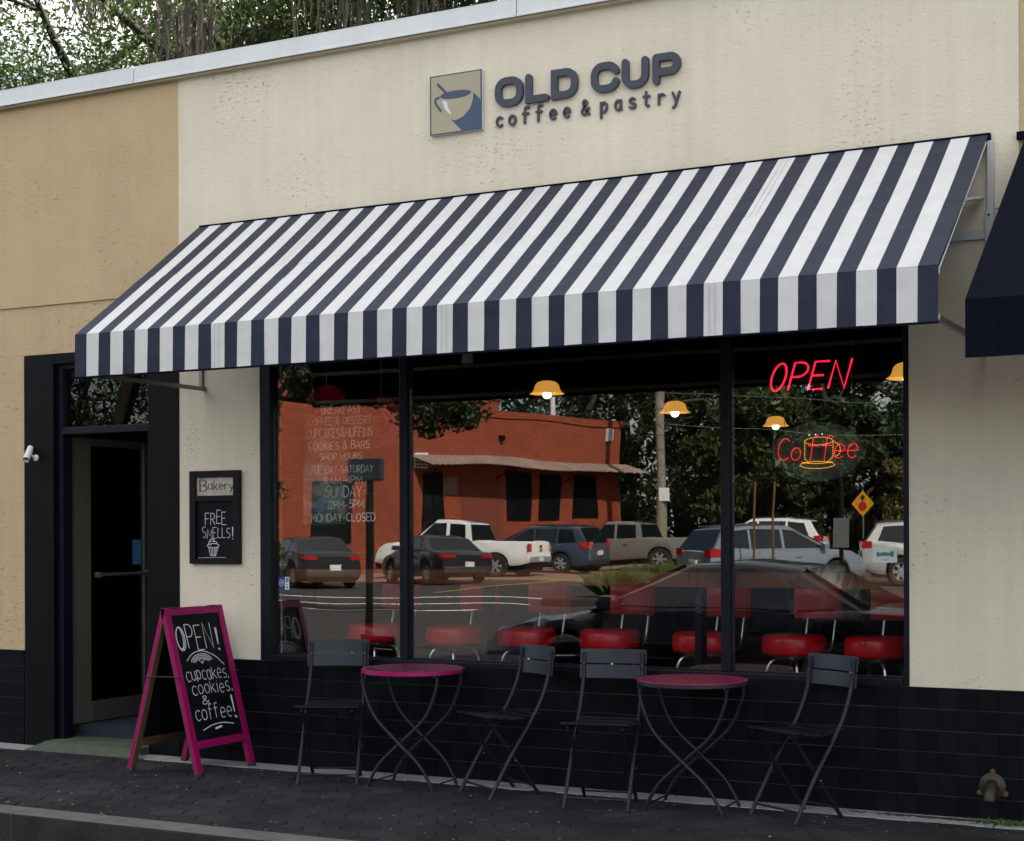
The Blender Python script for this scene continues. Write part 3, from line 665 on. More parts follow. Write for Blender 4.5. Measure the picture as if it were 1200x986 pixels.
# neighbour's plain navy awning
na = thing('navy_awning', 'plain dark navy awning at the right edge of the photo', 'awning')
NX0, NX1 = -1.5, 3.0
f = MB(); f.add([(NX0+.08, -.02, 3.62), (NX1, -.02, 3.62), (NX1, -1.2, 2.60), (NX0, -1.2, 2.60)], [(0, 1, 2, 3)]); o = f.build('canopy', M['navy_plain'], na); o.modifiers.new('t', 'SOLIDIFY').thickness = .004
f = MB(); n_ = 60
for i in range(n_):
    a, b = NX0+(NX1-NX0)*i/n_, NX0+(NX1-NX0)*(i+1)/n_; w0 = .004*math.sin(i*1.3); w1 = .004*math.sin((i+1)*1.3)
    f.add([(a, -1.201, 2.60), (b, -1.201, 2.60), (b, -1.203+w1, 2.33), (a, -1.203+w0, 2.33)], [(0, 1, 2, 3)])
o = f.build('valance', M['navy_plain'], na); o.modifiers.new('t', 'SOLIDIFY').thickness = .003
f = MB(); f.box(NX0+.03, NX1, -.03, -.003, 3.59, 3.63); f.build('wall_bar', M['navy_plain'], na)

# ------------------------------------------------------------------ sign: plaque and raised letters
pl = thing('logo_plaque', 'square tan and navy plaque with a coffee cup on the cream wall', 'sign', (-5.033, 0, 4.034))
S = .372
f = MB(); f.box(0, S, -.028, -.002, 0, S, bev=.002); f.build('panel', M['plaqueedge'], pl)
F = frame((0, -.0283, 0), (S, 0, 0), (0, 0, S)); U = lambda p: [(a*S, (1-b)*S) for a, b in p]
f = MB(); f.prism(U([(.0, .0), (1, 0), (1, 1), (0, 1)]), F, 0, .0006); f.build('border', M['plaque_navy'], pl)
f = MB(); f.prism(U([(.028, .022), (.972, .022), (.972, .978), (.028, .978)]), F, .0008, .0014); f.build('field', M['sign_tan'], pl)
f = MB(); f.prism(U([(.835, .365), (.9721, .50), (.9721, .9781), (.615, .9781), (.36, .715), (.5, .4)]), F, .0017, .0022); f.build('shadow', M['plaque_navy'], pl)
bowl = bez([(.195, .375, 0), (.225, .50, 0), (.30, .635, 0), (.36, .715, 0), (.41, .765, 0), (.50, .79, 0), (.62, .755, 0), (.69, .71, 0), (.79, .60, 0), (.835, .45, 0), (.838, .365, 0)], 4)
f = MB(); f.prism(U([(p.x, p.y) for p in bowl]+[(.72, .30), (.4, .30)]), F, .0025, .0030); f.build('cup', M['sign_tan'], pl)
f = MB(); f.prism(U(arc(.502, .362, .30, .068, 0, 342, 20)), F, .0033, .0038); f.build('coffee', M['plaque_navy'], pl)
f = MB(); f.prism(U([(.24, .435), (.335, .455), (.345, .53), (.425, .695), (.36, .655), (.285, .56)]), F, .0033, .0038); f.build('highlight', M['white'], pl)
f = MB(); ribbon(f, U([(.165, .155), (.34, .335)]), .016, F, .0034, .0044); f.build('spoon', M['plaque_navy'], pl)
f = MB(); ribbon(f, U([(.175, .375), (.125, .385), (.105, .43), (.135, .50), (.215, .60)]), .014, F, .0034, .0042); f.build('handle', M['plaque_navy'], pl)

sg = thing('sign_letters', 'raised dark navy letters reading OLD CUP coffee and pastry', 'sign', (0, 0, 0))
OLD = [(-4.572, -4.381), (-4.362, -4.204), (-4.188, -4.011), (-3.923, -3.739), (-3.723, -3.554), (-3.527, -3.354)]
z0, hh, sw3 = 4.153, .178, .043
def rr(x0, x1, y0, y1, r, a0=0, corners=(1, 1, 1, 1), n=5):
    out = []
    for (cx, cy, s, on) in ((x1-r, y1-r, 0, corners[0]), (x0+r, y1-r, 90, corners[1]), (x0+r, y0+r, 180, corners[2]), (x1-r, y0+r, 270, corners[3])):
        out += arc(cx, cy, r, r, s, s+90, n) if on else [(cx+(r if s in (0, 270) else -r), cy+(r if s in (0, 90) else -r))]
    return out
def oldglyph(ch, x0, x1):
    i = sw3/2; a, b, lo, hi = x0+i, x1-i, z0+i, z0+hh-i; m = (lo+hi)/2; r = .052
    if ch == 'O': q = rr(a, b, lo, hi, r); return [q+[q[0]]]
    if ch == 'L': return [[(a, hi), (a, lo), (b, lo)]]
    if ch == 'D': q = rr(a, b, lo, hi, .055, corners=(1, 0, 0, 1)); return [q+[q[0]]]
    if ch == 'C': return [arc(b-r, hi-r, r, r, 18, 90, 6)+arc(a+r, hi-r, r, r, 90, 180, 6)+arc(a+r, lo+r, r, r, 180, 270, 6)+arc(b-r, lo+r, r, r, 270, 342, 6)]
    if ch == 'U': return [[(a, hi)]+arc(a+r, lo+r, r, r, 180, 270, 6)+arc(b-r, lo+r, r, r, 270, 360, 6)+[(b, hi)]]
    if ch == 'P': k = m-.018; return [[(a, lo), (a, hi)], [(a+.001, hi)]+arc(b-.038, hi-.038, .038, .038, 90, 0, 5)+arc(b-.038, k+.038, .038, .038, 0, -90, 5)+[(a+.002, k)]]
FS = frame((0, -.002, 0), (1, 0, 0), (0, 0, 1))
for ch, (x0, x1) in zip('OLDCUP', OLD):
    f = MB()
    for k, s in enumerate(oldglyph(ch, x0, x1)): ribbon(f, s, sw3, FS, -.0, .026+.0005*k)
    f.build('letter', M['sign_navy'], sg)
SUBX = [(-4.574, -4.524), (-4.488, -4.431), (-4.395, -4.336), (-4.301, -4.246), (-4.208, -4.153), (-4.116, -4.061), (-3.998, -3.935), (-3.871, -3.818), (-3.779, -3.727), (-3.687, -3.635), (-3.597, -3.545), (-3.502, -3.452), (-3.414, -3.358)]
for ch, (x0, x1) in zip('coffee&pastry', SUBX):
    f = MB(); gw, stt = G[ch]; t = .0135; sx = (x1-x0-t)/gw; hz = .1 if ch in 'fc&oeparsty' else .1
    hz = .098 if ch != '&' else .085
    for k, s in enumerate(stt): ribbon(f, [(x0+t/2+p[0]*sx, 4.033+t/2+p[1]*(hz)) for p in s], t, FS, 0, .012+.0004*k)
    f.build('letter', M['sign_navy'], sg)

# ------------------------------------------------------------------ wall chalkboard
wb = thing('wall_chalkboard', 'black framed chalkboard reading Bakery FREE SMELLS on the cream pier', 'chalkboard', (-6.952, 0, 1.335))
BW, BH = .424, .634
f = MB(); f.box(0, .052, -.032, -.002, 0, BH, bev=.003); f.box(BW-.052, BW, -.032, -.002, 0, BH, bev=.003); f.box(.0525, BW-.0525, -.031, -.002, BH-.045, BH, bev=.003); f.box(.0525, BW-.0525, -.031, -.002, 0, .035, bev=.003); f.box(.0525, BW-.0525, -.031, -.002, .425, .465, bev=.003); f.build('frame', M['black'], wb)
f = MB(); f.box(.053, BW-.053, -.014, -.002, .036, .424); f.build('slate', M['slate'], wb)
f = MB(); f.box(.053, BW-.053, -.014, -.002, .4655, BH-.0455); f.build('name_card', mat('stained_card', (.50, .46, .40), .8, var=.35, vscale=16), wb)
Fb = frame((0, -.0143, 0), (1, 0, 0), (0, 0, 1))
f = MB(); 
for off in (0, .004, .008): write(f, 'B', .075+off, .135+off, .495, .078, .0035, Fb, seed=2)
for off in (0, .004): write(f, 'akery', .15+off, .362+off, .505, .062, .0035, Fb, .0003, .0012, jit=.06, seed=2)
f.build('lettering', mat('pencil', (.10, .09, .085), .9), wb)
f = MB(); write(f, 'FREE', .125, .30, .27, .085, .0042, Fb, jit=.08, seed=4); write(f, 'SMELLS', .10, .335, .175, .07, .0035, Fb, jit=.1, seed=6)
for o_ in (0, .004, .008, .012): ribbon(f, [(.352+o_, .252), (.356+o_*.4, .185)], .0035, Fb, .0003, .0008+o_*.02)
ribbon(f, [(.352, .172), (.362, .170)], .007, Fb, .0003, .0008)
cup = [[(.150, .118), (.168, .055), (.212, .055), (.236, .122)], [(.170, .112), (.180, .06)], [(.186, .110), (.189, .058)], [(.202, .112), (.199, .058)], [(.218, .115), (.208, .058)],
       arc(.192, .125, .05, .014, 0, 360, 18), arc(.188, .142, .036, .014, -30, 250, 12), arc(.182, .158, .02, .012, -60, 220, 10)]
for k, s in enumerate(cup): ribbon(f, s, .004, Fb, .0003, .0008+.0001*k)
ribbon(f, [(.06, .042), (.30, .045)], .002, Fb, .0003, .0008)
f.build('lettering', M['chalk'], wb)

# ------------------------------------------------------------------ pavement chalkboard (A-frame)
ab = thing('a_frame_chalkboard', 'magenta framed A-board with chalk writing beside the cafe door', 'chalkboard', (-6.63, -.40, 0))
AZ, HW = 1.065, .295
def leaf(sign, foot, panel_mat, bottom=.16, name='front_frame'):
    top = Vector((sign*.012, 0, AZ)); ft = Vector((foot, 0, .02)); dn = (ft-top); Ln = dn.length; v = -dn.normalized(); u = Vector((0, sign*1, 0)); fr_ = (ft+Vector((0, 0, 0)), u, v, u.cross(v))
    f = MB(); q = .050
    for a, b, lo, hi in ((-HW, -HW+q, .0, Ln), (HW-q, HW, .0, Ln)): f.prism([(a, lo), (b, lo), (b, hi), (a, hi)], fr_, -.028, 0)
    f.prism([(-HW+q, Ln-q), (HW-q, Ln-q), (HW-q, Ln-.001), (-HW+q, Ln-.001)], fr_, -.026, -.002); f.prism([(-HW+q, bottom), (HW-q, bottom), (HW-q, bottom+q), (-HW+q, bottom+q)], fr_, -.026, -.002)
    f.build(name, M['pink'], ab)
    f = MB(); f.prism([(-HW+q-.0, bottom+q), (HW-q, bottom+q), (HW-q, Ln-q), (-HW+q, Ln-q)], fr_, -.018, -.010); f.build('slate', panel_mat, ab)
    f = MB()
    for a in (-HW, HW-q): f.prism([(a, .0), (a+q, .0), (a+q, Ln-.02), (a, Ln-.02)], fr_, -.034, -.0285)
    f.prism([(-HW+q, bottom), (HW-q, bottom), (HW-q, bottom+q), (-HW+q, bottom+q)], fr_, -.034, -.0265)
    f.build('inner_wood', M['rawwood'], ab)
    for a in (-HW+q/2, HW-q/2):
        f = MB(); p = fr_[0]+u*a; f.lathe([(.001, -.02), (.026, -.02), (.028, .0), (.022, .014), (.001, .016)], 12, (p.x-sign*.012, p.y, p.z)); f.build('rubber_foot', M['rubber'], ab, True)
    return fr_, Ln
fF, Ln = leaf(1, .285, M['slate'])
leaf(-1, -.30, M['slate'], name='rear_frame')
for y in (-HW-.005, HW+.005): MB().tube([(.14, y, .63), (-.13, y, .625)], .008, 6, flat=.4).build('brace', M['rust'], ab)
for y in (-.2, .2): MB().box(-.014, .014, y-.03, y+.03, AZ-.012, AZ+.002, bev=.002).build('hinge', M['bronze'], ab)
Fa = (fF[0]+fF[3]*(-.0098), fF[1], fF[2], fF[3]); T = Ln-.05; B_ = .21; HH = T-B_
V = lambda v: T-HH*v
f = MB()
write(f, 'OPEN', -.225, .13, V(.275), .155, .007, Fa, jit=.09, seed=3)
for o_ in (0, .008, .016): ribbon(f, [(.175+o_, V(.12)), (.180+o_*.2, V(.26))], .006, Fa, .0003, .0008+o_*.01)
ribbon(f, [(.178, V(.295)), (.186, V(.30))], .012, Fa, .0003, .0008)
for dx in (.0, .005): ribbon(f, [(p[0]+dx, p[1]) for p in arc(-.193, V(.185), (.030+dx), .072, 0, 360, 18)], .005, Fa, .0003, .0009+dx*.01)
ribbon(f, bez([(-.17, V(.37), 0), (-.10, V(.315), 0), (.0, V(.30), 0), (.12, V(.35), 0), (.20, V(.43), 0)], 5), .006, Fa, .0003, .0008)
for k in range(4): ribbon(f, arc(-.02, V(.395), .11-.014*k, .06-.011*k, 170, 15, 10), .005, Fa, .0003, .0009+.0002*k)
for dx in (-.03, 0, .03): ribbon(f, [(-.02+dx, V(.37)), (-.02, V(.40))], .004, Fa, .0003, .0008+abs(dx)*.01)
write(f, 'cupcakes,', -.205, .225, V(.53), .107, .0046, Fa, jit=.06, seed=8, asc=.45)
write(f, "cookies,", -.175, .235, V(.645), .107, .0046, Fa, jit=.06, seed=9, asc=.45)
write(f, '&', -.10, -.03, V(.725), .055, .005, Fa, seed=2)
write(f, 'coffee', -.195, .175, V(.845), .115, .0048, Fa, jit=.05, seed=11, asc=.7)
for o_ in (0, .006, .012): ribbon(f, [(.195+o_, V(.68)), (.202+o_*.2, V(.82))], .006, Fa, .0003, .0008+o_*.01)
ribbon(f, [(.202, V(.855)), (.212, V(.86))], .015, Fa, .0003, .0008)
ribbon(f, bez([(-.15, V(.925), 0), (-.05, V(.895), 0), (.06, V(.888), 0), (.17, V(.91), 0)], 5), .006, Fa, .0003, .0008)
ribbon(f, [(-.02, V(.925)), (.04, V(.915))], .014, Fa, .0003, .0011)
f.build('lettering', M['chalk'], ab)

# ------------------------------------------------------------------ bistro tables
def table(name, label, loc, rz, lattice):
    t = thing(name, label, 'table', (loc[0], loc[1], 0), rz, 'round bistro tables on the sidewalk')
    Z = .718; r = .307
    f = MB(); f.lathe([(r-.022, Z-.003), (r-.006, Z+.003), (r, Z-.002), (r+.001, Z-.024), (r-.004, Z-.026), (r-.006, Z-.006)], 48, closed=True); f.build('rim', M['pink'] if not lattice else M['tabletube'], t, True)
    if lattice: f = MB(); f.lathe([(r-.020, Z-.001), (r-.008, Z+.004), (r+.001, Z+.002), (r+.0015, Z-.004), (r-.006, Z+.0005)], 48, closed=True); f.build('top_ring', M['pinkmesh'], t, True)
    f = MB(); f.lathe([(.001, Z-.0030), (r-.014, Z-.0030), (r-.014, Z-.006), (.001, Z-.006)], 40); f.build('gap_shade_disc', M['plum'], t)  # dark disc added below the top, stands in for shade in the gaps
    f = MB(); step = .046 if lattice else .060; wid = .017 if lattice else .044
    for (ang, dz) in (((-5, .001), (47, -.0005)) if lattice else ((44, 0),)):
        c, s = math.cos(R(ang)), math.sin(R(ang)); d = -r+.03
        while d < r-.02:
            hl = math.sqrt(max(0, (r-.018)**2-d*d))
            if hl > .04:
                pts = [(d-wid/2, -hl), (d+wid/2, -hl), (d+wid/2, hl), (d-wid/2, hl)]
                zz = Z-.001+dz
                vs = [(a*c-b*s, a*s+b*c, zz) for a, b in pts]+[(a*c-b*s, a*s+b*c, zz-.002) for a, b in pts]
                if lattice: f.add(vs, [(0, 1, 2, 3), (4, 7, 6, 5), (0, 4, 5, 1), (1, 5, 6, 2), (2, 6, 7, 3), (3, 7, 4, 0)])
                else: 
                    MB().add(vs, [(0, 1, 2, 3), (4, 7, 6, 5), (0, 4, 5, 1), (1, 5, 6, 2), (2, 6, 7, 3), (3, 7, 4, 0)]).build('slat', M['plum'], t)
                    q5 = [(d+wid/2+.001, -hl), (d+wid/2+.013, -hl), (d+wid/2+.013, hl), (d+wid/2+.001, hl)]
                    vs = [(a*c-b*s, a*s+b*c, zz+.0015) for a, b in q5]+[(a*c-b*s, a*s+b*c, zz-.002) for a, b in q5]
                    if hl > .1: MB().add(vs, [(0, 1, 2, 3), (4, 7, 6, 5), (0, 4, 5, 1), (1, 5, 6, 2), (2, 6, 7, 3), (3, 7, 4, 0)]).build('rib', M['pinkrib'], t)
            d += step
    if lattice: tag(f.build('lattice', M['pinkmesh'], t), kind='stuff')
    tm_ = M['tubepink'] if lattice else M['tabletube']
    for y in (-.165, .165):
        for sx, dy in ((1, -.012), (-1, .012)):
            f = MB(); f.tube(bez([(-.245*sx, y+dy, Z-.03), (-.235*sx, y+dy, .60), (-.165*sx, y+dy, .44), (-.01*sx, y+dy, .29), (.125*sx, y+dy, .17), (.195*sx, y+dy, .07), (.225*sx, y+dy, .0)], 6), .0105, 8); f.build('leg', tm_, t, True)
    for sx in (1, -1):
        MB().tube([(.212*sx, -.165, .035), (.212*sx, .165, .035)], .005, 6).build('stretcher', tm_, t, True); MB().tube([(-.245*sx, -.2, Z-.03), (-.245*sx, .2, Z-.03)], .007, 6).build('top_bar', tm_, t, True)
    MB().tube([(0, -.165, .285), (0, .165, .285)], .006, 6).build('pivot', tm_, t, True)
    return t
table('bistro_table', 'round bistro table with magenta rim and slatted top under the left mullion', (-4.97, -.375), R(4), False)
table('bistro_table', 'round bistro table with magenta woven lattice top and dark rim', (-3.165, -.36), R(3), True)

# ------------------------------------------------------------------ folding chairs
def chair(name, label, loc, rz):
    t = thing(name, label, 'chair', (loc[0], loc[1], 0), rz, 'grey folding chairs on the sidewalk')
    for s in (-1, 1):
        f = MB(); f.tube(bez([(.172*s, .235, .845), (.172*s, .215, .70), (.175*s, .165, .565), (.178*s, .085, .43), (.18*s, -.04, .25), (.183*s, -.19, .0)], 6), .0115, 8); f.build('back_leg', M['chairdark'], t, True)
        f = MB(); f.tube([(.150*s, -.175, .455), (.152*s, .165, .0)], .011, 8); f.build('leg', M['chairdark'], t, True)
    # back slats, curved in plan
    for z0_, z1_ in ((.695, .772), (.781, .862)):
        f = MB(); n_ = 14; vs = []
        for i in range(n_+1):
            x = -.196+.392*i/n_; y = .225+.028*(1-(x/.196)**2)+(.012 if z0_ > .75 else 0); 
            vs += [(x, y-.007, z0_), (x, y-.007+.008, z1_), (x, y+.002, z0_), (x, y+.002+.008, z1_)]
        fs = []
        for i in range(n_):
            a, b = 4*i, 4*(i+1); fs += [(a, b, b+1, a+1), (a+2, a+3, b+3, b+2), (a+1, b+1, b+3, a+3), (a, a+2, b+2, b)]
        fs += [(0, 1, 3, 2), (4*n_, 4*n_+2, 4*n_+3, 4*n_+1)]
        f.add(vs, fs); f.build('back_slat', M['chair'], t)
    ys_ = [-.205+.064*k for k in range(6)]
    for k, y in enumerate(ys_):
        zz = .462+(.010 if k in (0, 5) else 0)-(.008 if k in (2, 3) else 0); ww = .20 if k < 4 else .17
        f = MB(); f.box(-ww, ww, y, y+.056, zz, zz+.010, bev=.003); f.build('seat_slat', M['chairseat'], t)
    for s in (-1, 1): MB().tube([(.155*s, -.20, .455), (.155*s, .13, .452)], .008, 6).build('seat_rail', M['chairdark'], t, True)
    for q, y, z, r_ in ((.18, -.155, .06, .0065), (.15, .12, .06, .0065), (.165, .10, .452, .007)): MB().tube([(-q, y, z), (q, y, z)], r_, 6).build('stretcher', M['chairdark'], t, True)
    for s in (-1, 1): MB().lathe([(.001, 0), (.005, 0), (.005, .004), (.001, .005)], 8, (.192*s, -.02, .22), 'X').build('rivet', M['alu'], t)
    for x in (-.172, .172): MB().lathe([(.001, 0), (.0045, 0), (.003, -.003), (.001, -.004)], 8, (x, .216, .776), 'Y').build('rivet', M['alu'], t)
    return t
chair('folding_chair', 'grey folding chair between the A-board and the table with the magenta rim', (-5.535, -.40), R(24))
chair('folding_chair', 'grey folding chair turned to the left just right of the first magenta table', (-4.353, -.37), R(-33))
chair('folding_chair', 'grey folding chair facing the street, left of the table with the lattice top', (-3.65, -.48), R(10))
chair('folding_chair', 'grey folding chair turned to the left, nearest to the drain pipe', (-2.56, -.335), R(-32))

# ------------------------------------------------------------------ drain spout
dp = thing('drain_pipe', 'weathered brass drain outlet on the black tiled wall at lower right', 'drain pipe', (-1.607, -.004, .185))
f = MB(); f.lathe([(.036, -.001), (.070, -.001), (.070, -.014), (.060, -.020), (.045, -.022), (.036, -.03)], 24, axis='Y', closed=True); f.build('flange', M['bronze'], dp, True)
f = MB()
for a in (90, 210, 330):
    x, z = .076*math.cos(R(a)), .076*math.sin(R(a)); f.lathe([(.001, -.001), (.016, -.001), (.014, -.014), (.001, -.018)], 10, (x, 0, z), 'Y')
f.build('bolt', M['rust'], dp, True)
f = MB(); pts = bez([(0, -.002, .0), (0, -.05, -.008), (-.0, -.085, -.035), (-.0, -.10, -.075)], 5); f.tube(pts, [.036, .036, .036, .036, .036, .036, .035, .035, .034, .034, .033, .033, .032, .032, .031, .030][:len(pts)], 16, caps=False); o = f.build('spout', M['bronze'], dp, True); o.modifiers.new('t', 'SOLIDIFY').thickness = .004

# ================================================================== INSIDE THE CAFE
FZ = .13
ct = thing('window_counter', 'brown wooden bar counter running along the inside of the window', 'counter', (0, 0, 0))
x = -6.28
for ln in (1.45, 1.45, 1.33): 
    f = MB(); f.box(x, x+ln-.003, .16, .52, 1.212, 1.300, bev=.004); f.build('plank', M['wood'], ct); x += ln
for x in (-6.22, -4.83, -3.38, -2.12):
    f = MB(); f.box(x-.02, x+.02, .30, .40, FZ, 1.211); f.build('bracket_leg', M['black'], ct)
def stool(label, x, y, rz):
    t = thing('bar_stool', label, 'stool', (x, y, FZ), rz, 'red diner stools at the window counter')
    z = .660; r = .194
    f = MB(); f.lathe([(.001, z+.128), (r*.7, z+.127), (r*.9, z+.122), (r*.975, z+.110), (r, z+.092), (r, z+.030), (r*.985, z+.014), (r*.93, z+.004), (.001, z+.002)], 32); f.build('seat', M['red'], t, True, 60)
    f = MB(); f.lathe([(.001, z), (.13, z), (.135, z-.012), (.001, z-.014)], 24); f.build('seat_ring', M['chrome'], t, True)
    for k in range(4):
        a = R(45+90*k); c, s = math.cos(a), math.sin(a)
        f = MB(); f.tube(bez([(.03*c, .03*s, z-.03), (.11*c, .11*s, z-.032), (.155*c, .155*s, z-.075), (.175*c, .175*s, z-.2), (.23*c, .23*s, .0)], 6), .012, 8); f.build('leg', M['chrome'], t, True)
    f = MB(); f.lathe([(.205, .20), (.213, .208), (.221, .20), (.213, .192)], 32, closed=True); f.build('foot_ring', M['chrome'], t, True)
    for s in (-1, 1):
        f = MB(); f.tube(bez([(.10*s, .15, z-.005), (.105*s, .235, z+.03), (.105*s, .265, z+.12), (.105*s, .30, z+.30)], 6), .009, 8); f.build('back_rod', M['chrome'], t, True)
    f = MB(); n_ = 12; vs = []
    for i in range(n_+1):
        x_ = -.165+.33*i/n_; y_ = .30-.05*(x_/.165)**2
        for (dy, dz) in ((-.025, .21), (-.03, .28), (-.02, .42), (0, .45), (.02, .42), (.02, .23), (0, .205)): vs.append((x_, y_+dy+.0, z+dz))
    m7 = 7; fs = [(i*m7+k, i*m7+(k+1) % m7, (i+1)*m7+(k+1) % m7, (i+1)*m7+k) for i in range(n_) for k in range(m7)]+[tuple(range(m7)), tuple(n_*m7+k for k in range(m7))]
    f.add(vs, fs); f.build('backrest', M['red'], t, True, 60)
SX = [-5.915, -5.287, -4.736, -4.138, -3.497, -2.914, -2.403]
who = ['red diner stool behind the left pane, first from the chalk menu side', 'red diner stool just right of the left mullion, second in the row', 'red diner stool behind the right side of the first table, third in the row', 'red diner stool in the middle of the row behind the centre pane',
       'red diner stool cut by the right mullion, fifth in the row', 'red diner stool behind the right pane beside the last chair', 'red diner stool at the right end of the row by the window edge']
for x, l_, a in zip(SX, who, (-14, -16, -12, -14, -18, -20, -14)): stool(l_, x, .70, R(a))
# pendant lamps
def pendant(label, p, s=1.):
    t = thing('pendant_lamp', label, 'lamp', p, 0, 'amber pendant lamps')
    prof = [(.02, .10), (.05, .098), (.09, .085), (.115, .06), (.125, .025), (.135, .0), (.155, -.018), (.17, -.026)]
    f = MB(); f.lathe([(a*s, b*s) for a, b in prof]+[((a-.004)*s, (b-.003)*s) for a, b in prof[::-1]], 32, closed=True); f.build('shade', M['amber'], t, True, 60)
    f = MB(); f.lathe([(.001, .04), (.022, .03), (.034, -.01), (.045, -.035), (.034, -.062), (.001, -.075)], 16); f.build('bulb', M['bulb'], t, True, 60)
    f = MB(); f.tube([(0, 0, .10), (0, 0, 3.70-p[2])], .004, 6); f.lathe([(.001, .13), (.022, .125), (.028, .1), (.001, .098)], 12); f.build('cord', M['black'], t)
pendant('glowing amber pendant lamp above the centre of the window', (-6.804, 5.22, 2.93))
pendant('glowing amber pendant lamp left of the right mullion', (-6.40, 7.572, 2.89))
pendant('small glowing amber pendant lamp just above the coffee sign', (-6.424, 11.167, 2.96))
pendant('amber pendant lamp cut off by the right window edge', (-2.93, 3.712, 2.76))
sp_ = thing('ceiling_spotlight', 'small white spotlight near the top of the centre window pane', 'spotlight', (-5.02, .42, 2.70))
MB().tube([(-.05, 0, 1.0), (-.05, 0, .05)], .006, 6).build('stem', M['black'], sp_)
MB().lathe([(.001, .05), (.03, .05), (.035, 0), (.04, -.05), (.001, -.052)], 14).build('can', M['white'], sp_, True)
MB().box(-.055, -.03, -.02, .02, .02, .07, bev=.005).build('bracket', M['white'], sp_)
# service counter and shelves deep inside
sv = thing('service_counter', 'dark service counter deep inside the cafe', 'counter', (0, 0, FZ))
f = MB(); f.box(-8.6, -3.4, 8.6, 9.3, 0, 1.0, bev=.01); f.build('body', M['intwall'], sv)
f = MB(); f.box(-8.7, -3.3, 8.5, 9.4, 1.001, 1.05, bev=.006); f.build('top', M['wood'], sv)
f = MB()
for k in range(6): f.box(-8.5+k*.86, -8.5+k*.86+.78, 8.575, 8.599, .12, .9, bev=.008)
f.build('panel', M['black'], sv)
# hanging menu board
mb_ = thing('menu_board', 'glossy black menu board with chalk opening hours hanging in the left pane', 'menu board', (-5.835, .14, 2.015), R(-4.0))
mb_.rotation_euler = (R(-.7), 0, R(-4.0))
f = MB(); f.box(-.302, .302, -.004, .004, -.408, .408, bev=.0015); f.build('panel', M['acrylic'], mb_)
Fm = frame((0, -.0043, 0), (1, 0, 0), (0, 0, 1))
lines = [('BREAKFAST', 374, 423, 487, 9, .0045), ('COFFEE & DESSERT', 358, 436, 499, 8.5, .0032), ('CUPCAKES&MUFFINS', 356, 437, 514, 10, .0042), ('COOKIES & BARS', 358, 434, 528, 9, .0042), ('SHOP HOURS:', 373, 427, 540, 7.5, .0032),
         ('TUESDAY-SATURDAY', 361, 438, 555, 8.5, .0032), ('8AM-4PM', 378, 425, 568, 8, .0032), ('SUNDAY', 380, 424, 582.5, 12, .0045), ('12PM-5PM', 382, 427, 596, 9, .0042), ('MONDAY-CLOSED', 362, 441, 611, 9, .0042)]
f = MB(); f2 = MB(); f3 = MB()
KX = .597/89; KZ = .804/140
for k, (tx, a, b, y, hpx, wd_) in enumerate(lines):
    u0, u1 = (a-396.5)*KX, (b-396.5)*KX; v0 = (542-y)*KZ
    write(f, tx, u0, u1, v0, hpx*KZ, wd_*1.6, Fm, .0003, .0008, jit=.07, seed=20+k)
for (a, b, y) in ((362, 394, 516.5), (359, 392, 531), (385, 422, 585), (362, 406, 614)): ribbon(f3, [((a-396.5)*KX, (542-y)*KZ), ((b-396.5)*KX, (542-y+.5)*KZ)], .0025, Fm, .0003, .0007)
for (a, y) in ((366, 482), (425, 480), (370, 577), (427, 577), (376, 543), (398, 543)):
    for d_ in (0, 3): ribbon(f2, [((a-396.5)*KX, (542-y-d_)*KZ), ((a+5-396.5)*KX, (542-y+1.5-d_)*KZ)], .003, Fm, .0003, .0007)
f.build('lettering', M['chalkbright'], mb_); f2.build('accent_mark', mat('yellow_chalk', (.45, .5, .12), .9), mb_); f3.build('underline', mat('blue_chalk', (.12, .30, .5), .9), mb_)
f = MB()
for x in (-.22, .22): f.tube([(x, 0, .40), (x*.7, 0, .74)], .002, 5)
f.build('hanging_wire', M['black'], mb_)
f = MB(); ribbon(f, bez([(-.19, -.30, 0), (-.15, -.27, 0), (-.12, -.30, 0), (-.10, -.27, 0), (-.13, -.32, 0), (-.18, -.33, 0), (-.20, -.29, 0)], 4), .012, Fm, .0009, .0014); f.build('bow', M['sticker_lb'], mb_)
# paper rosettes
def rosette(label, p, r, m1, m2=None):
    t = thing('paper_rosette', label, 'paper rosette', p, 0, 'pleated paper rosettes'); n_ = 44; rings = 4 if not m2 else 7
    f = MB(); f.v = []
    for j in range(rings+1):
        rad = r*(.06+.94*j/rings)
        for k in range(n_*2):
            a = math.pi*k/n_; dy = (.010*(j/rings)+.002)*(1 if k % 2 else -1); zz = rad+((.012 if k % 4 < 2 else -.004) if m2 and j < rings else 0)
            f.v.append((zz*math.cos(a), dy, zz*math.sin(a)))
    m_ = n_*2
    for j in range(rings):
        for k in range(m_): f.f.append((j*m_+k, j*m_+(k+1) % m_, (j+1)*m_+(k+1) % m_, (j+1)*m_+k)); f.m.append(0 if not m2 or j % 2 == 0 else 1)
    o = f.build('pleats', [m1, m2] if m2 else m1, t); o.modifiers.new('t', 'SOLIDIFY').thickness = .001
    f = MB(); f.lathe([(.001, -.014), (r*.12, -.012), (r*.12, .012), (.001, .014)], 16, axis='Y'); f.build('hub', m1, t)
    f = MB(); f.tube([(0, 0, r*.95), (0, 0, 3.70-p[2])], .0015, 5); f.build('thread', M['white'], t)
rosette('plain dark magenta paper rosette peeking over the menu board', (-6.005, .24, 2.375), .165, M['magenta_paper'])
rosette('pink and white chevron paper rosette right of the menu board', (-5.585, .26, 2.275), .17, M['magenta_paper'], M['chevron_paper'])
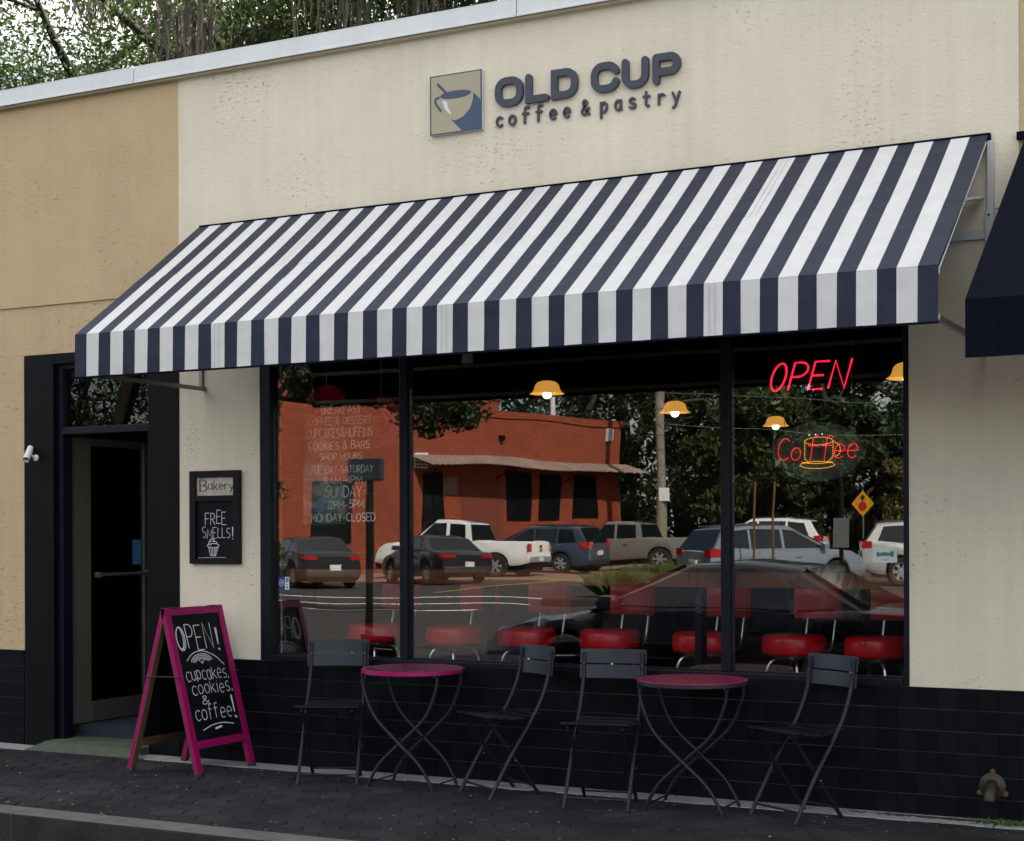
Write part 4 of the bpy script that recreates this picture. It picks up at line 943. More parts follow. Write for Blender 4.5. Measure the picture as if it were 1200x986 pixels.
# string of red bulbs by the left jamb
sl = thing('string_lights', 'string of small red bulbs hanging down the left window edge', 'string lights', (-6.262, .085, 0))
pts = bez([(.01*math.sin(k*2.1), 0, .80+.2*k) for k in range(11)], 4); f = MB(); f.tube(pts, .003, 5); f.build('wire', mat('green_wire', (.01, .03, .015), .6), sl)
for k in range(10):
    f = MB(); x_, z_ = .02*math.sin(k*2.7), .84+.19*k; f.lathe([(.001, .02), (.006, .018), (.010, .0), (.008, -.014), (.001, -.022)], 10, (x_, -.004, z_)); f.build('bulb', mat('red_bulb', (.40, .012, .015), .25) if k == 0 else bpy.data.materials['red_bulb'], sl, True)
# window stickers
stk = thing('payment_sticker', 'small blue and white sticker low on the left window pane', 'sticker', (-6.265, .0485, 1.165))
f = MB(); f.box(0, .052, -.0005, .0, 0, .085); f.build('blue_part', M['sticker_blue'], stk)
f = MB(); f.box(.053, .088, -.0005, .0, 0, .085); f.build('white_part', M['white'], stk)
f = MB(); Fk = frame((0, -.0006, 0), (1, 0, 0), (0, 0, 1)); ribbon(f, arc(.026, .045, .018, .022, 0, 360, 18), .003, Fk, 0, .0003)
for z_ in (.038, .045, .052): ribbon(f, [(.016, z_), (.036, z_)], .0025, Fk, 0, .0003)
f.build('emblem', M['white'], stk)
f = MB(); f.prism([(.058, .05), (.083, .05), (.083, .08), (.058, .08)], Fk, 0, .0003); f.prism([(.063, .008), (.078, .008), (.078, .025), (.063, .025)], Fk, 0, .0003); f.prism([(.061, .032), (.08, .032), (.08, .037), (.061, .037)], Fk, 0, .0003); f.build('print', M['sticker_lb'], stk)
stk = thing('window_decal', 'white rectangular decal with green print on the right window pane', 'sticker', (-2.255, .0485, 1.365))
f = MB(); f.box(0, .132, -.0005, 0, 0, .082); f.build('paper', M['paper'], stk)
f = MB()
f.prism([(.018, .034), (.034, .030), (.034, .036), (.098, .036), (.098, .030), (.114, .034), (.114, .062), (.1, .064), (.09, .054), (.06, .058), (.04, .053), (.018, .062)], Fk, 0, .0003)
for k in range(4): f.prism([(.045+k*.011, .012), (.051+k*.011, .012), (.051+k*.011, .018), (.045+k*.011, .018)], Fk, 0, .0003)
f.build('print', M['sticker_green'], stk)

# ------------------------------------------------------------------ neon OPEN
ne = thing('neon_open_sign', 'glowing red neon sign reading OPEN in the right window pane', 'neon sign', (-2.884, .13, 2.345))
wN, hN = .485, .155
def neon(pts): return [(p[0]*wN+p[1]*.045, 0, p[1]*hN+(p[0])*.0) for p in pts]
NG = [[(.09+.085*math.cos(a)*1., .5+.5*math.sin(a)) for a in [R(90+360*i/22) for i in range(23)]],
      [(.245, 0), (.245, 1)]+[(p[0], p[1]) for p in arc(.325, .74, .10, .26, 90, -90, 9)]+[(.26, .48)],
      [(.66, 1), (.49, 1), (.49, 0), (.66, 0)], [(.50, .5), (.63, .5)], [(.73, 0), (.73, 1), (.92, .0), (.92, 1.05)]]
for s in NG:
    f = MB(); f.tube(neon(s), .0058, 8); f.build('tube', M['neon'], ne, True)
f = MB()
for x in (.10, .40): f.tube([(x, .012, .14), (x, .012, .40)], .0015, 5)
f.tube([(.01, .02, .03), (.50, .02, .03)], .003, 6); f.tube([(.03, .02, .13), (.52, .02, .13)], .003, 6)
for x in (.05, .15, .28, .36, .46): f.tube([(x, .02, .03), (x, 0, .03)], .002, 5)
f.build('support', M['black'], ne)
# LED coffee sign
cf = thing('led_coffee_sign', 'oval LED sign reading Coffee with an amber cup outline', 'LED sign', (-2.595, .13, 1.99))
rx, rz = .272, .176
f = MB(); f.prism([(rx*math.cos(R(a))*.975, rz*math.sin(R(a))*.965) for a in range(0, 360, 8)], frame((0, .006, 0), (1, 0, 0), (0, 0, 1)), -.006, .002); f.build('panel', M['ovalback'], cf)
f = MB(); f.tube([(rx*math.cos(R(a)), 0, rz*math.sin(R(a))) for a in range(0, 361, 8)], .009, 8, caps=False); f.build('rim', M['black'], cf, True)
def dots(paths, step, m, name, r=.0030):
    f = MB(); 
    for s in paths:
        P = [Vector((a, b)) for a, b in s]; tot = sum((b-a).length for a, b in zip(P, P[1:])); n_ = max(2, round(tot/step)); d = 0; acc = 0; i = 0
        targets = [tot*k/n_ for k in range(n_+1)]
        for tg in targets:
            while i < len(P)-2 and acc+(P[i+1]-P[i]).length < tg-1e-9: acc += (P[i+1]-P[i]).length; i += 1
            q = P[i]+(P[i+1]-P[i])*min(1, (tg-acc)/max(1e-6, (P[i+1]-P[i]).length))
            f.lathe([(.0005, -.0045), (r*.8, -.003), (r, 0), (r, .003)], 7, (q.x, -.0005, q.y), 'Y')
    return tag(f.build(name, m, cf), kind='stuff')
def cw(ch, u0, u1, v0, h, sl=.12):
    gw, stt = G[ch]; return [[(u0+p[0]/gw*(u1-u0)+sl*p[1]*h, v0+p[1]*h) for p in s] for s in stt]
red = cw('C', -.235, -.17, -.045, .125)+cw('o', -.155, -.10, -.045, .12)+cw('f', -.055, .0, -.045, .135)+cw('f', .025, .08, -.045, .135)+cw('e', .095, .155, -.04, .14)+cw('e', .17, .23, -.04, .14)
dots(red, .0115, M['ledred'], 'red_leds')
amb = [arc(.01, .06, .082, .022, 0, 340, 16), [(-.072, .06), (-.072, -.04), (-.05, -.06)], [(.092, .06), (.092, -.03), (.06, -.06)], arc(.10, .01, .035, .04, 80, -80, 8), arc(0, -.075, .10, .020, 0, 340, 18), arc(0, -.055, .09, .012, 200, 340, 8)]
dots(amb, .0125, M['ledamb'], 'amber_leds', .0026)
dots([[(-.045, .095), (.03, .10)]], .034, M['ledwhite'], 'white_leds', .003)
f = MB()
for x in (-.19, .20): f.tube([(x, .0, .13), (x, 0, .75)], .0015, 5)
f.build('hanging_chain', M['alu'], cf)
f = MB(); f.tube(bez([(.19, .01, -.12), (.20, .015, -.35), (.20, .02, -.6), (.215, .02, -.72), (.235, .08, -.85), (.25, .09, -1.1)], 5), .003, 5); f.build('power_cord', M['black'], cf)

# ================================================================== TREES
def leaves(name, blobs, n, size, m, parent, seed, shell=.55, droop=.0):
    """many small folded leaf faces spread through ellipsoid clumps"""
    r = np.random.default_rng(seed); vol = np.array([b[3]*b[4]*b[5] for b in blobs])**.72; cnt = np.maximum(8, (n*vol/vol.sum()).astype(int)); P = []
    for b, c in zip(blobs, cnt):
        d = r.normal(size=(c, 3)); d /= np.linalg.norm(d, axis=1)[:, None]; rad = shell+(1-shell)*r.random(c)**.7
        rad *= 1+.18*np.sin(d[:, 0]*5+b[0])*np.sin(d[:, 2]*4+b[1])
        P.append(np.array(b[:3])+d*rad[:, None]*np.array(b[3:6]))
    P = np.concatenate(P); k = len(P)
    a = r.normal(size=(k, 3)); a /= np.linalg.norm(a, axis=1)[:, None]; a[:, 2] -= droop; a /= np.linalg.norm(a, axis=1)[:, None]
    t = r.normal(size=(k, 3)); b = np.cross(a, t); b /= np.linalg.norm(b, axis=1)[:, None]; nrm = np.cross(a, b)
    s = size*r.uniform(.5, 1.35, k)[:, None]
    V = np.stack([P-a*s, P+b*s*.42+nrm*s*.12, P+a*s, P-b*s*.42+nrm*s*.12], 1).reshape(-1, 3)
    me = bpy.data.meshes.new(name); me.vertices.add(4*k); me.vertices.foreach_set('co', V.ravel().astype(np.float32))
    me.loops.add(4*k); me.loops.foreach_set('vertex_index', np.arange(4*k, dtype=np.int32)); me.polygons.add(k)
    me.polygons.foreach_set('loop_start', np.arange(0, 4*k, 4, dtype=np.int32)); me.polygons.foreach_set('loop_total', np.full(k, 4, np.int32))
    me.materials.append(m); me.update(calc_edges=True); o = bpy.data.objects.new(name, me); COL.objects.link(o); o.parent = parent
    return o
def limbs(base, height, spread, rg, n_main=6, r0=.35, fork=.32, sub=3):
    """trunk and branching limbs: list of (path, radii) and their tips"""
    out = []; tips = []
    top = Vector((rg.uniform(-.5, .5), rg.uniform(-.5, .5), height*fork)); out.append((bez([(0, 0, -.1), top*.5+Vector((.15, .1, 0)), top], 4), (r0*1.25, r0*.85)))
    for k in range(n_main):
        a = 2*math.pi*k/n_main+rg.uniform(-.4, .4); rr_ = spread*rg.uniform(.55, 1.0); end = Vector((rr_*math.cos(a), rr_*math.sin(a), height*rg.uniform(.52, .92)))
        mid = top.lerp(end, .45)+Vector((rg.uniform(-.6, .6), rg.uniform(-.6, .6), rg.uniform(-.2, 1.1))); path = bez([top, mid, end], 6); out.append((path, (r0*.62, r0*.12))); tips.append(end); tips.append(mid.lerp(end, .5))
        for j in range(sub):
            st_ = path[int(len(path)*rg.uniform(.3, .75))]; e2 = st_+Vector((rg.uniform(-1, 1), rg.uniform(-1, 1), rg.uniform(-.25, .7)))*spread*.45
            p2 = bez([st_, st_.lerp(e2, .5)+Vector((0, 0, rg.uniform(-.2, .5))), e2], 5); out.append((p2, (r0*.26, r0*.06))); tips.append(e2)
            for q in range(2):
                s3 = p2[int(len(p2)*rg.uniform(.35, .8))]; e3 = s3+Vector((rg.uniform(-1, 1), rg.uniform(-1, 1), rg.uniform(-.4, .6)))*spread*.22; out.append((bez([s3, s3.lerp(e3, .5)+Vector((0, 0, .15)), e3], 4), (r0*.1, r0*.03))); tips.append(e3)
    return out, tips
def wood(name, ls, parent, m=None):
    f = MB()
    for path, (ra, rb) in ls:
        n_ = len(path); f.tube(path, [ra+(rb-ra)*i/(n_-1) for i in range(n_)], 7)
    return f.build(name, m or M['bark'], parent, True, 80)
def mossy_oak(label, loc, height, spread, seed, nleaf, msize, nmoss=220, lm='oak', blobscale=1., lsize=.10):
    rg = random.Random(seed); t = thing('live_oak', label, 'tree', loc, rg.uniform(0, 6.28), 'live oaks behind the shop')
    ls, tips = limbs(None, height, spread, rg, 7, .42, .3, 4); wood('trunk', ls, t)
    blobs = []
    for p in tips:
        for _ in range(2): s = rg.uniform(.5, 1.2)*blobscale; blobs.append((p.x+rg.gauss(0, .45), p.y+rg.gauss(0, .45), p.z+rg.gauss(.1, .35), s*1.2, s*1.2, s*.62))
    leaves('crown', blobs, nleaf, lsize, M[lm], t, seed, .2)
    # hanging moss
    f = MB()
    for _ in range(nmoss):
        path, (ra, rb) = rg.choice(ls[1:]); p = path[rg.randrange(len(path)//3, len(path))]; ln = rg.uniform(.35, 1.7)*msize
        for k in range(rg.randint(25, 60)):
            q = p+Vector((rg.gauss(0, .22), rg.gauss(0, .22), rg.uniform(-.25, .05))); l2 = ln*rg.uniform(.4, 1.1); w_ = rg.uniform(.010, .030); a = rg.uniform(0, 3.14); ux, uy = math.cos(a)*w_, math.sin(a)*w_; vs = []
            for j in range(5):
                tt = j/4; c = q+Vector((.05*math.sin(tt*5+k), .05*math.cos(tt*4+k), -l2*tt)); ww = (1-tt)**.6*(1+.5*math.sin(tt*9+k))
                vs += [(c.x-ux*ww, c.y-uy*ww, c.z), (c.x+ux*ww, c.y+uy*ww, c.z)]
            f.add(vs, [(2*j, 2*j+1, 2*j+3, 2*j+2) for j in range(4)])
    tag(f.build('spanish_moss', M['moss'], t), kind='stuff')
    return t
mossy_oak('live oak with thick bare limbs and hanging moss at the far left above the roof', (-25.5, 14.5, -.15), 16, 7.0, 11, 62000, 1.2, 70, lsize=.06, blobscale=1.15)
mossy_oak('dense dark live oak draped in grey moss above the tan wall', (-16.0, 16.0, -.15), 16.5, 8.0, 23, 120000, 1.7, 150, blobscale=1.35, lsize=.062)
mossy_oak('live oak with long moss strands behind the roof left of the logo', (-9.5, 15.0, -.15), 15.5, 7.5, 5, 110000, 1.6, 130, blobscale=1.35, lsize=.062)
mossy_oak('added tall oak behind the right side of the shop, out of frame, to shade the street', (9.5, 8.0, -.15), 25, 9, 77, 42000, 1.6, 20, blobscale=2.4, lsize=.14)  # unseen oak, added only to keep the sun off the near street

# ================================================================== ACROSS THE STREET (seen mirrored in the window)
def bushy_tree(label, loc, h, r, seed, m, n=5200, size=.26, group='trees across the street', name='leafy_tree', low=.03):
    rg = random.Random(seed); t = thing(name, label, 'tree', loc, 0, group)
    ls, tips = limbs(None, h, r, rg, 5, .028*h, .28, 2); wood('trunk', ls, t)
    blobs = []
    for _ in range(46):
        a = rg.uniform(0, 6.28); z = rg.uniform(low, 1)*h; k = math.sin(math.pi*min(1, max(.12, (z/h-low*.5))))**.6; rad = r*k*rg.random()**.45; s = rg.uniform(.14, .30)*r
        blobs.append((rad*math.cos(a), rad*math.sin(a), z, s*1.2, s*1.2, s*.9))
    leaves('crown', blobs, n, size, M[m], t, seed, .5); return t
TR = [(-52, -66, 15, 6.5, 'leafA'), (-44, -70, 16, 6.5, 'leafB'), (-37, -67, 15, 6, 'leafA'), (-31, -71, 17, 6.5, 'leafB'), (-25.5, -66, 15, 5.5, 'leafA'), (-20.5, -63.5, 14, 5, 'leafB'), (-15.5, -66, 16, 5.5, 'leafA'), (-10.5, -64, 15, 5, 'leafA'), (-5, -66, 16, 5.5, 'leafB'), (1, -64, 15, 5.5, 'leafA'),
      (-28, -80, 20, 7, 'leafA'), (-18, -80, 20, 7, 'leafA'), (-8, -80, 20, 7, 'leafA'), (-39, -82, 20, 7.5, 'leafA'), (-22.5, -58.5, 8, 3.2, 'leafB'), (-18.2, -58, 6.5, 3.0, 'leafA')]
words = ['far left tall dark tree', 'tall mid green tree', 'dark tree', 'tallest mid green tree', 'dark tree behind the utility pole', 'mid green tree right of the utility pole', 'dark tree near the right mullion', 'dark tree behind the oval sign', 'mid green tree behind the yellow warning sign', 'dark tree at the right end',
         'very tall dark tree in the back row behind the pole', 'very tall dark tree in the middle of the back row', 'very tall dark tree at the right of the back row', 'very tall dark tree at the left of the back row', 'small mid green tree beside the brick building corner', 'small dark tree behind the grey crossover']
for k, ((x, y, h, r, m), wds) in enumerate(zip(TR, words)):
    bushy_tree(wds+' mirrored in the shop window', (x, y, .2), h, r, 40+k, m, 20000 if k < 10 else 14000, .15 if k < 10 else .2)
for k, (x, y, h, r) in enumerate([(-14.2, -53.5, 4.6, 1.7), (-12.4, -52.5, 3.6, 1.5)]):
    bushy_tree(('taller' if k == 0 else 'shorter')+' yellow green shrub behind the warning sign, mirrored in the window', (x, y, .2), h, r, 70+k, 'leafC', 3600, .13, 'yellow shrubs across the street', 'shrub', .1)
for k, (x, y, h, r, m) in enumerate([(-24.3, -23.8, 8.0, 1.4, 'leafC'), (-31.5, -26.5, 12.5, 4.2, 'leafA'), (-33.5, -20.5, 10, 3.6, 'leafB'), (-41, -33, 14, 5, 'leafA')]):
    bushy_tree(['yellow green tree mirrored at the left edge of the left pane', 'dark tree mirrored in the glass above the door', 'mid green tree mirrored in the door glass', 'tall dark tree left of the brick building, far behind the door reflection'][k], (x, y, gz(y)), h, r, 90+k, m, 24000, .10, 'trees left of the brick building', low=.08)
# street tree hanging into the left pane
rg = random.Random(9); nt_ = thing('street_tree', 'street tree with dark hanging branches mirrored in the left pane', 'tree', (-19.6, -17.2, gz(-17.2)))
ls = [(bez([(0, 0, -.1), (.1, .1, 1.6), (.0, .0, 3.4), (.3, 0, 5.2)], 5), (.19, .11)), (bez([(.05, 0, 3.3), (1.4, .3, 4.7), (3.4, .2, 5.0), (4.6, 0, 4.6)], 6), (.09, .02)), (bez([(.2, 0, 4.6), (-1, -.6, 5.6), (-2.2, -.8, 6.0)], 5), (.08, .02)), (bez([(.2, 0, 4.4), (.6, 1, 5.6), (.8, 1.8, 6.2)], 5), (.08, .02)), (bez([(.02, 0, 2.7), (.5, .3, 3.1), (.8, .4, 2.8)], 4), (.04, .01))]
wood('trunk', ls, nt_)
bl_ = [(4.5, 0, 4.2, .95, .8, .5), (3.8, .2, 4.6, .95, .8, .55), (5.2, .1, 4.05, .55, .45, .45), (4.35, 0, 3.75, .4, .35, .35), (4.8, 0, 3.95, .5, .45, .4), (2.8, .1, 5.1, .9, .9, .6), (1.6, .3, 5.3, 1.1, 1.1, .8), (0, 0, 6.0, 1.6, 1.6, 1.1), (-1.6, -.6, 5.6, 1.5, 1.4, 1.2), (-.9, .0, 4.2, 1.0, 1.0, .9), (-.6, .1, 3.1, .75, .8, .8), (-.7, .2, 2.0, .55, .6, .8), (.35, .2, 2.9, .45, .4, .35), (.9, .3, 2.6, .4, .3, .3), (-1.3, -.2, 1.2, .6, .6, .7), (1.6, 0, 4.6, .5, .5, .35), (3.9, 0, 4.0, .35, .35, .4)]
leaves('crown', bl_, 16000, .085, M['leafA'], nt_, 8, .3)

# ---- brick building along the side street
ang = math.atan2(-.98, .2)            # facade runs this way (real space)
bb = thing('brick_building', 'red brick building with a long tin awning mirrored in the shop window', 'building', (-28.85, -57.56, .1), ang)
# local x runs along the facade to its far corner at x=0, local -y ... facade plane y=0, street side is +y
HB = 6.66
f = MB(); f.box(-21, 0, -7, 0, 0, HB-.3); f.build('wall', M['brick'], bb)
f = MB(); f.box(-21.05, .06, -7.05, .06, HB-.3, HB-.02); f.build('cornice', M['brick'], bb)
f = MB(); f.box(-21.0, -8.7, -6.9, -.0, HB-.02, HB+.38); f.box(-21.05, -8.65, -6.95, .05, HB+.381, HB+.46); f.build('parapet', M['brick'], bb)
f = MB(); n_ = 90
for i in range(n_):
    a, b = -14.2+14.7*i/n_, -14.2+14.7*(i+1)/n_; z_ = .03 if i % 2 else 0
    f.add([(a, .02, 4.62+z_), (b, .02, 4.62+z_), (b, 1.25, 4.2+z_), (a, 1.25, 4.2+z_)], [(0, 1, 2, 3)])
o = f.build('tin_awning', M['tinroof'], bb); o.modifiers.new('t', 'SOLIDIFY').thickness = .03
for x in (-13.5, -9, -4.5, -.2):
    f = MB(); f.tube([(x, .02, 3.7), (x, 1.15, 4.18)], .03, 6); f.build('awning_strut', M['black'], bb)
for (x0, x1, z0_, z1_) in ((-8.3, -6.95, 2.2, 4.0), (-6.2, -4.7, 2.2, 4.0), (-3.6, -1.95, 2.25, 4.0), (-13.35, -12.3, .1, 3.9), (-19.3, -17.6, 1.2, 3.4)):
    wn = bpy.data.objects.new('window', None); COL.objects.link(wn); wn.parent = bb
    f = MB(); f.box(x0, x1, .004, .02, z0_, z1_); f.build('pane', M['darkwin'], wn)
    f = MB(); q = .07
    f.box(x0-q, x0, .004, .05, z0_-q, z1_+q); f.box(x1, x1+q, .004, .05, z0_-q, z1_+q); f.box(x0, x1, .004, .05, z1_, z1_+q); f.box(x0, x1, .004, .05, z0_-q, z0_); f.box((x0+x1)/2-.03, (x0+x1)/2+.03, .021, .04, z0_, z1_)
    if x0 > -12: f.box(x0, x1, .021, .038, (z0_+z1_)/2-.03, (z0_+z1_)/2+.03)
    f.build('frame', M['black'], wn)
f = MB(); f.box(-11.2, -8.6, .004, .03, 1.2, 3.7); f.build('mural_panel', M['panel_brown'], bb)
f = MB(); f.box(-12.2, -11.4, .004, .03, 3.0, 3.75); f.build('notice_board', mat('board_grey', (.18, .12, .10), .8), bb)
f = MB(); f.box(-1.15, -.75, .004, .16, 5.75, 6.3, bev=.02); f.build('flood_light', M['white_metal'], bb)
f = MB(); f.box(-8.75, -8.55, .004, .2, 5.35, 5.6, bev=.02); f.build('wall_lamp', M['black'], bb)
f = MB(); f.tube([(-3.75, -1.0, HB-.1), (-3.75, -1.0, HB+1.2)], .12, 12); f.lathe([(.17, 0), (.17, .2), (.05, .28)], 12, (-3.75, -1.0, HB+1.18)); f.build('vent_pipe', M['white_metal'], bb)
vt = MB()
vt.box(-13.95, -13.2, .004, .05, 4.1, 4.7); vt.build('vent_grille', M['white'], bb)
f = MB()
for i in range(4):
    for j in range(4): f.box(-13.9+i*.17, -13.9+i*.17+.12, .0505, .056, 4.15+j*.135, 4.15+j*.135+.085)
f.build('vent_hole', M['black'], bb)

# ---- utility pole, signs, posts
up_ = thing('utility_pole', 'weathered wooden utility pole mirrored beside the brick building', 'pole', (-24.94, -52.83, gz(-53)))
f = MB(); f.tube([(0, 0, -.1), (0, 0, 6), (.02, 0, 13)], [.21, .18, .13], 12); f.build('shaft', M['post_wood'], up_, True)
f = MB(); f.box(-1.2, 1.2, -.06, .06, 12.0, 12.14); f.build('crossarm', M['post_wood'], up_)
f = MB(); f.box(-.02, .42, .2, .215, 2.65, 3.2); f.build('notice', M['white'], up_)
f = MB()
for z in (4.2, 4.9, 5.5, 6.6): f.lathe([(.185, z), (.2, z+.02), (.2, z+.08), (.18, z+.1)], 12)
f.build('band', M['alu'], up_)
for k, (za, zb_) in enumerate(((7.3, 6.3), (6.0, 5.0))):
    MB().tube(bez([(0, .2, za), (9, 1.0, (za+zb_)/2-.35), (20, 1.8, zb_), (36, 3.0, zb_+.3)], 5), .011, 5).build('cable', mat('cable_grey', (.16, .16, .16), .7) if k == 0 else bpy.data.materials['cable_grey'], up_)
ws = thing('warning_sign', 'yellow diamond stop ahead sign mirrored under the oval sign', 'sign', (-15.85, -50.79, .2), R(16))
f = MB(); f.tube([(0, -.03, -.1), (0, -.03, 3.0)], .03, 8); f.build('post', M['alu'], ws)
Fw = frame((0, .0, 2.45), (-1, 0, 0), (0, 0, 1)); f = MB(); f.prism([(0, -.50), (.50, 0), (0, .50), (-.50, 0)], Fw, 0, .012); f.build('face', M['signyellow'], ws)
f = MB(); f.prism([(.19*math.cos(R(22.5+45*k)), -.1+.19*math.sin(R(22.5+45*k))) for k in range(8)], Fw, .0125, .016); f.build('octagon', M['signred'], ws)
f = MB(); f.prism([(-.04, .11), (.04, .11), (.04, .22), (.12, .22), (0, .36), (-.12, .22), (-.04, .22)], Fw, .0125, .016); f.build('arrow', M['black'], ws)
for k, x in enumerate((-12.35, -11.95)):
    yp = thing('marker_post', ('left' if k == 0 else 'right')+'most of two slim yellow marker posts mirrored near the right mullion', 'post', (x, -27.6-k*.3, gz(-27.7)), 0, 'slim yellow marker posts')
    f = MB(); f.tube([(0, 0, -.1), (0, 0, 2.75)], .03, 10); f.build('shaft', M['yellowpost'], yp); f = MB(); f.lathe([(.045, 2.75), (.045, 2.8), (.001, 2.82)], 10); f.build('cap', M['black'], yp)
pp = thing('street_sign_post', 'black post with a grey sign back mirrored below the oval sign', 'sign post', (-9.98, -26.79, gz(-26.8)))
f = MB(); f.tube([(0, 0, -.1), (0, 0, 3.1)], .055, 10); f.build('post', M['black'], pp); f = MB(); f.box(-.20, .20, .056, .075, 1.15, 1.85, bev=.01); f.build('panel', M['alu'], pp)
bp_ = thing('black_post', 'slim black post with a dark box mirrored right of the menu board', 'post', (-10.34, -7.44, -.15))
MB().tube([(0, 0, -.05), (0, 0, 2.62)], .05, 12).build('shaft', M['black'], bp_, True)
MB().box(-.25, .25, .052, .16, 2.33, 2.62, bev=.02).build('box', mat('dark_box', (.02, .022, .03), .3), bp_)
MB().lathe([(.12, 0), (.12, .03), (.07, .12), (.05, .2)], 14).build('base', M['black'], bp_, True)
# ---- ornamental grass island and markings
f = MB(); f.box(-15.6, -12.9, -26.9, -22.6, -.3, gz(-25)+.13, bev=.05); tag(f.build('planting_island', mat('island_soil', (.035, .026, .018), .95, var=.4, vscale=4)), kind='structure')
def grass_clump(label, loc, r, h, seed):
    rg = random.Random(seed); t = thing('grass_clump', label, 'plant', loc, 0, 'ornamental grass clumps'); f = MB()
    for _ in range(420):
        a = rg.uniform(0, 6.28); q = r*rg.random()**.6; x, y = q*.5*math.cos(a), q*.5*math.sin(a); ex, ey = q*1.2*math.cos(a), q*1.2*math.sin(a); hh_ = h*rg.uniform(.6, 1.1)*(1-.3*q/r); b = .012
        f.add([(x-b*math.sin(a), y+b*math.cos(a), 0), (x+b*math.sin(a), y-b*math.cos(a), 0), ((x+ex)/2, (y+ey)/2, hh_*.75), (ex, ey, hh_)], [(0, 1, 2), (1, 3, 2)])
    tag(f.build('blades', M['grassc'], t), kind='stuff')
    f = MB(); f.lathe([(r*.5, -.03), (r*.45, .02), (.001, .05)], 12); f.build('crown_base', M['bark'], t)
zi = gz(-25)+.13
for k, (x, y, r, h) in enumerate([(-14.15, -23.6, .75, .75), (-14.0, -25.0, .8, .8), (-13.6, -26.0, .8, .9)]): grass_clump(['nearest', 'middle', 'farthest'][k]+' ornamental grass clump on the street island, mirrored in the centre pane', (x, y, zi), r, h, 60+k)
for k, (y, w_) in enumerate(((-25.1, .24), (-22.5, .2), (-20.2, .2))): sheet('lane_line', ((-60, y-w_/2), (-15.9, y+w_/2)), M['roadwhite'], .006)
sheet('parking_apron', ((-60, -60), (-16.5, -34.6)), M['sandlot'], .004)
f = MB(); ya = -8.6
yl = MB(); 
for i in range(16):
    y = -27-2*i; yl.v += [(-21.0, y, gz(y)+.010), (-20.85, y, gz(y)+.010)]
yl.f = [(2*i, 2*i+1, 2*i+3, 2*i+2) for i in range(15)]; yl.m = [0]*15; tag(yl.build('yellow_line', M['yellow']), kind='structure')

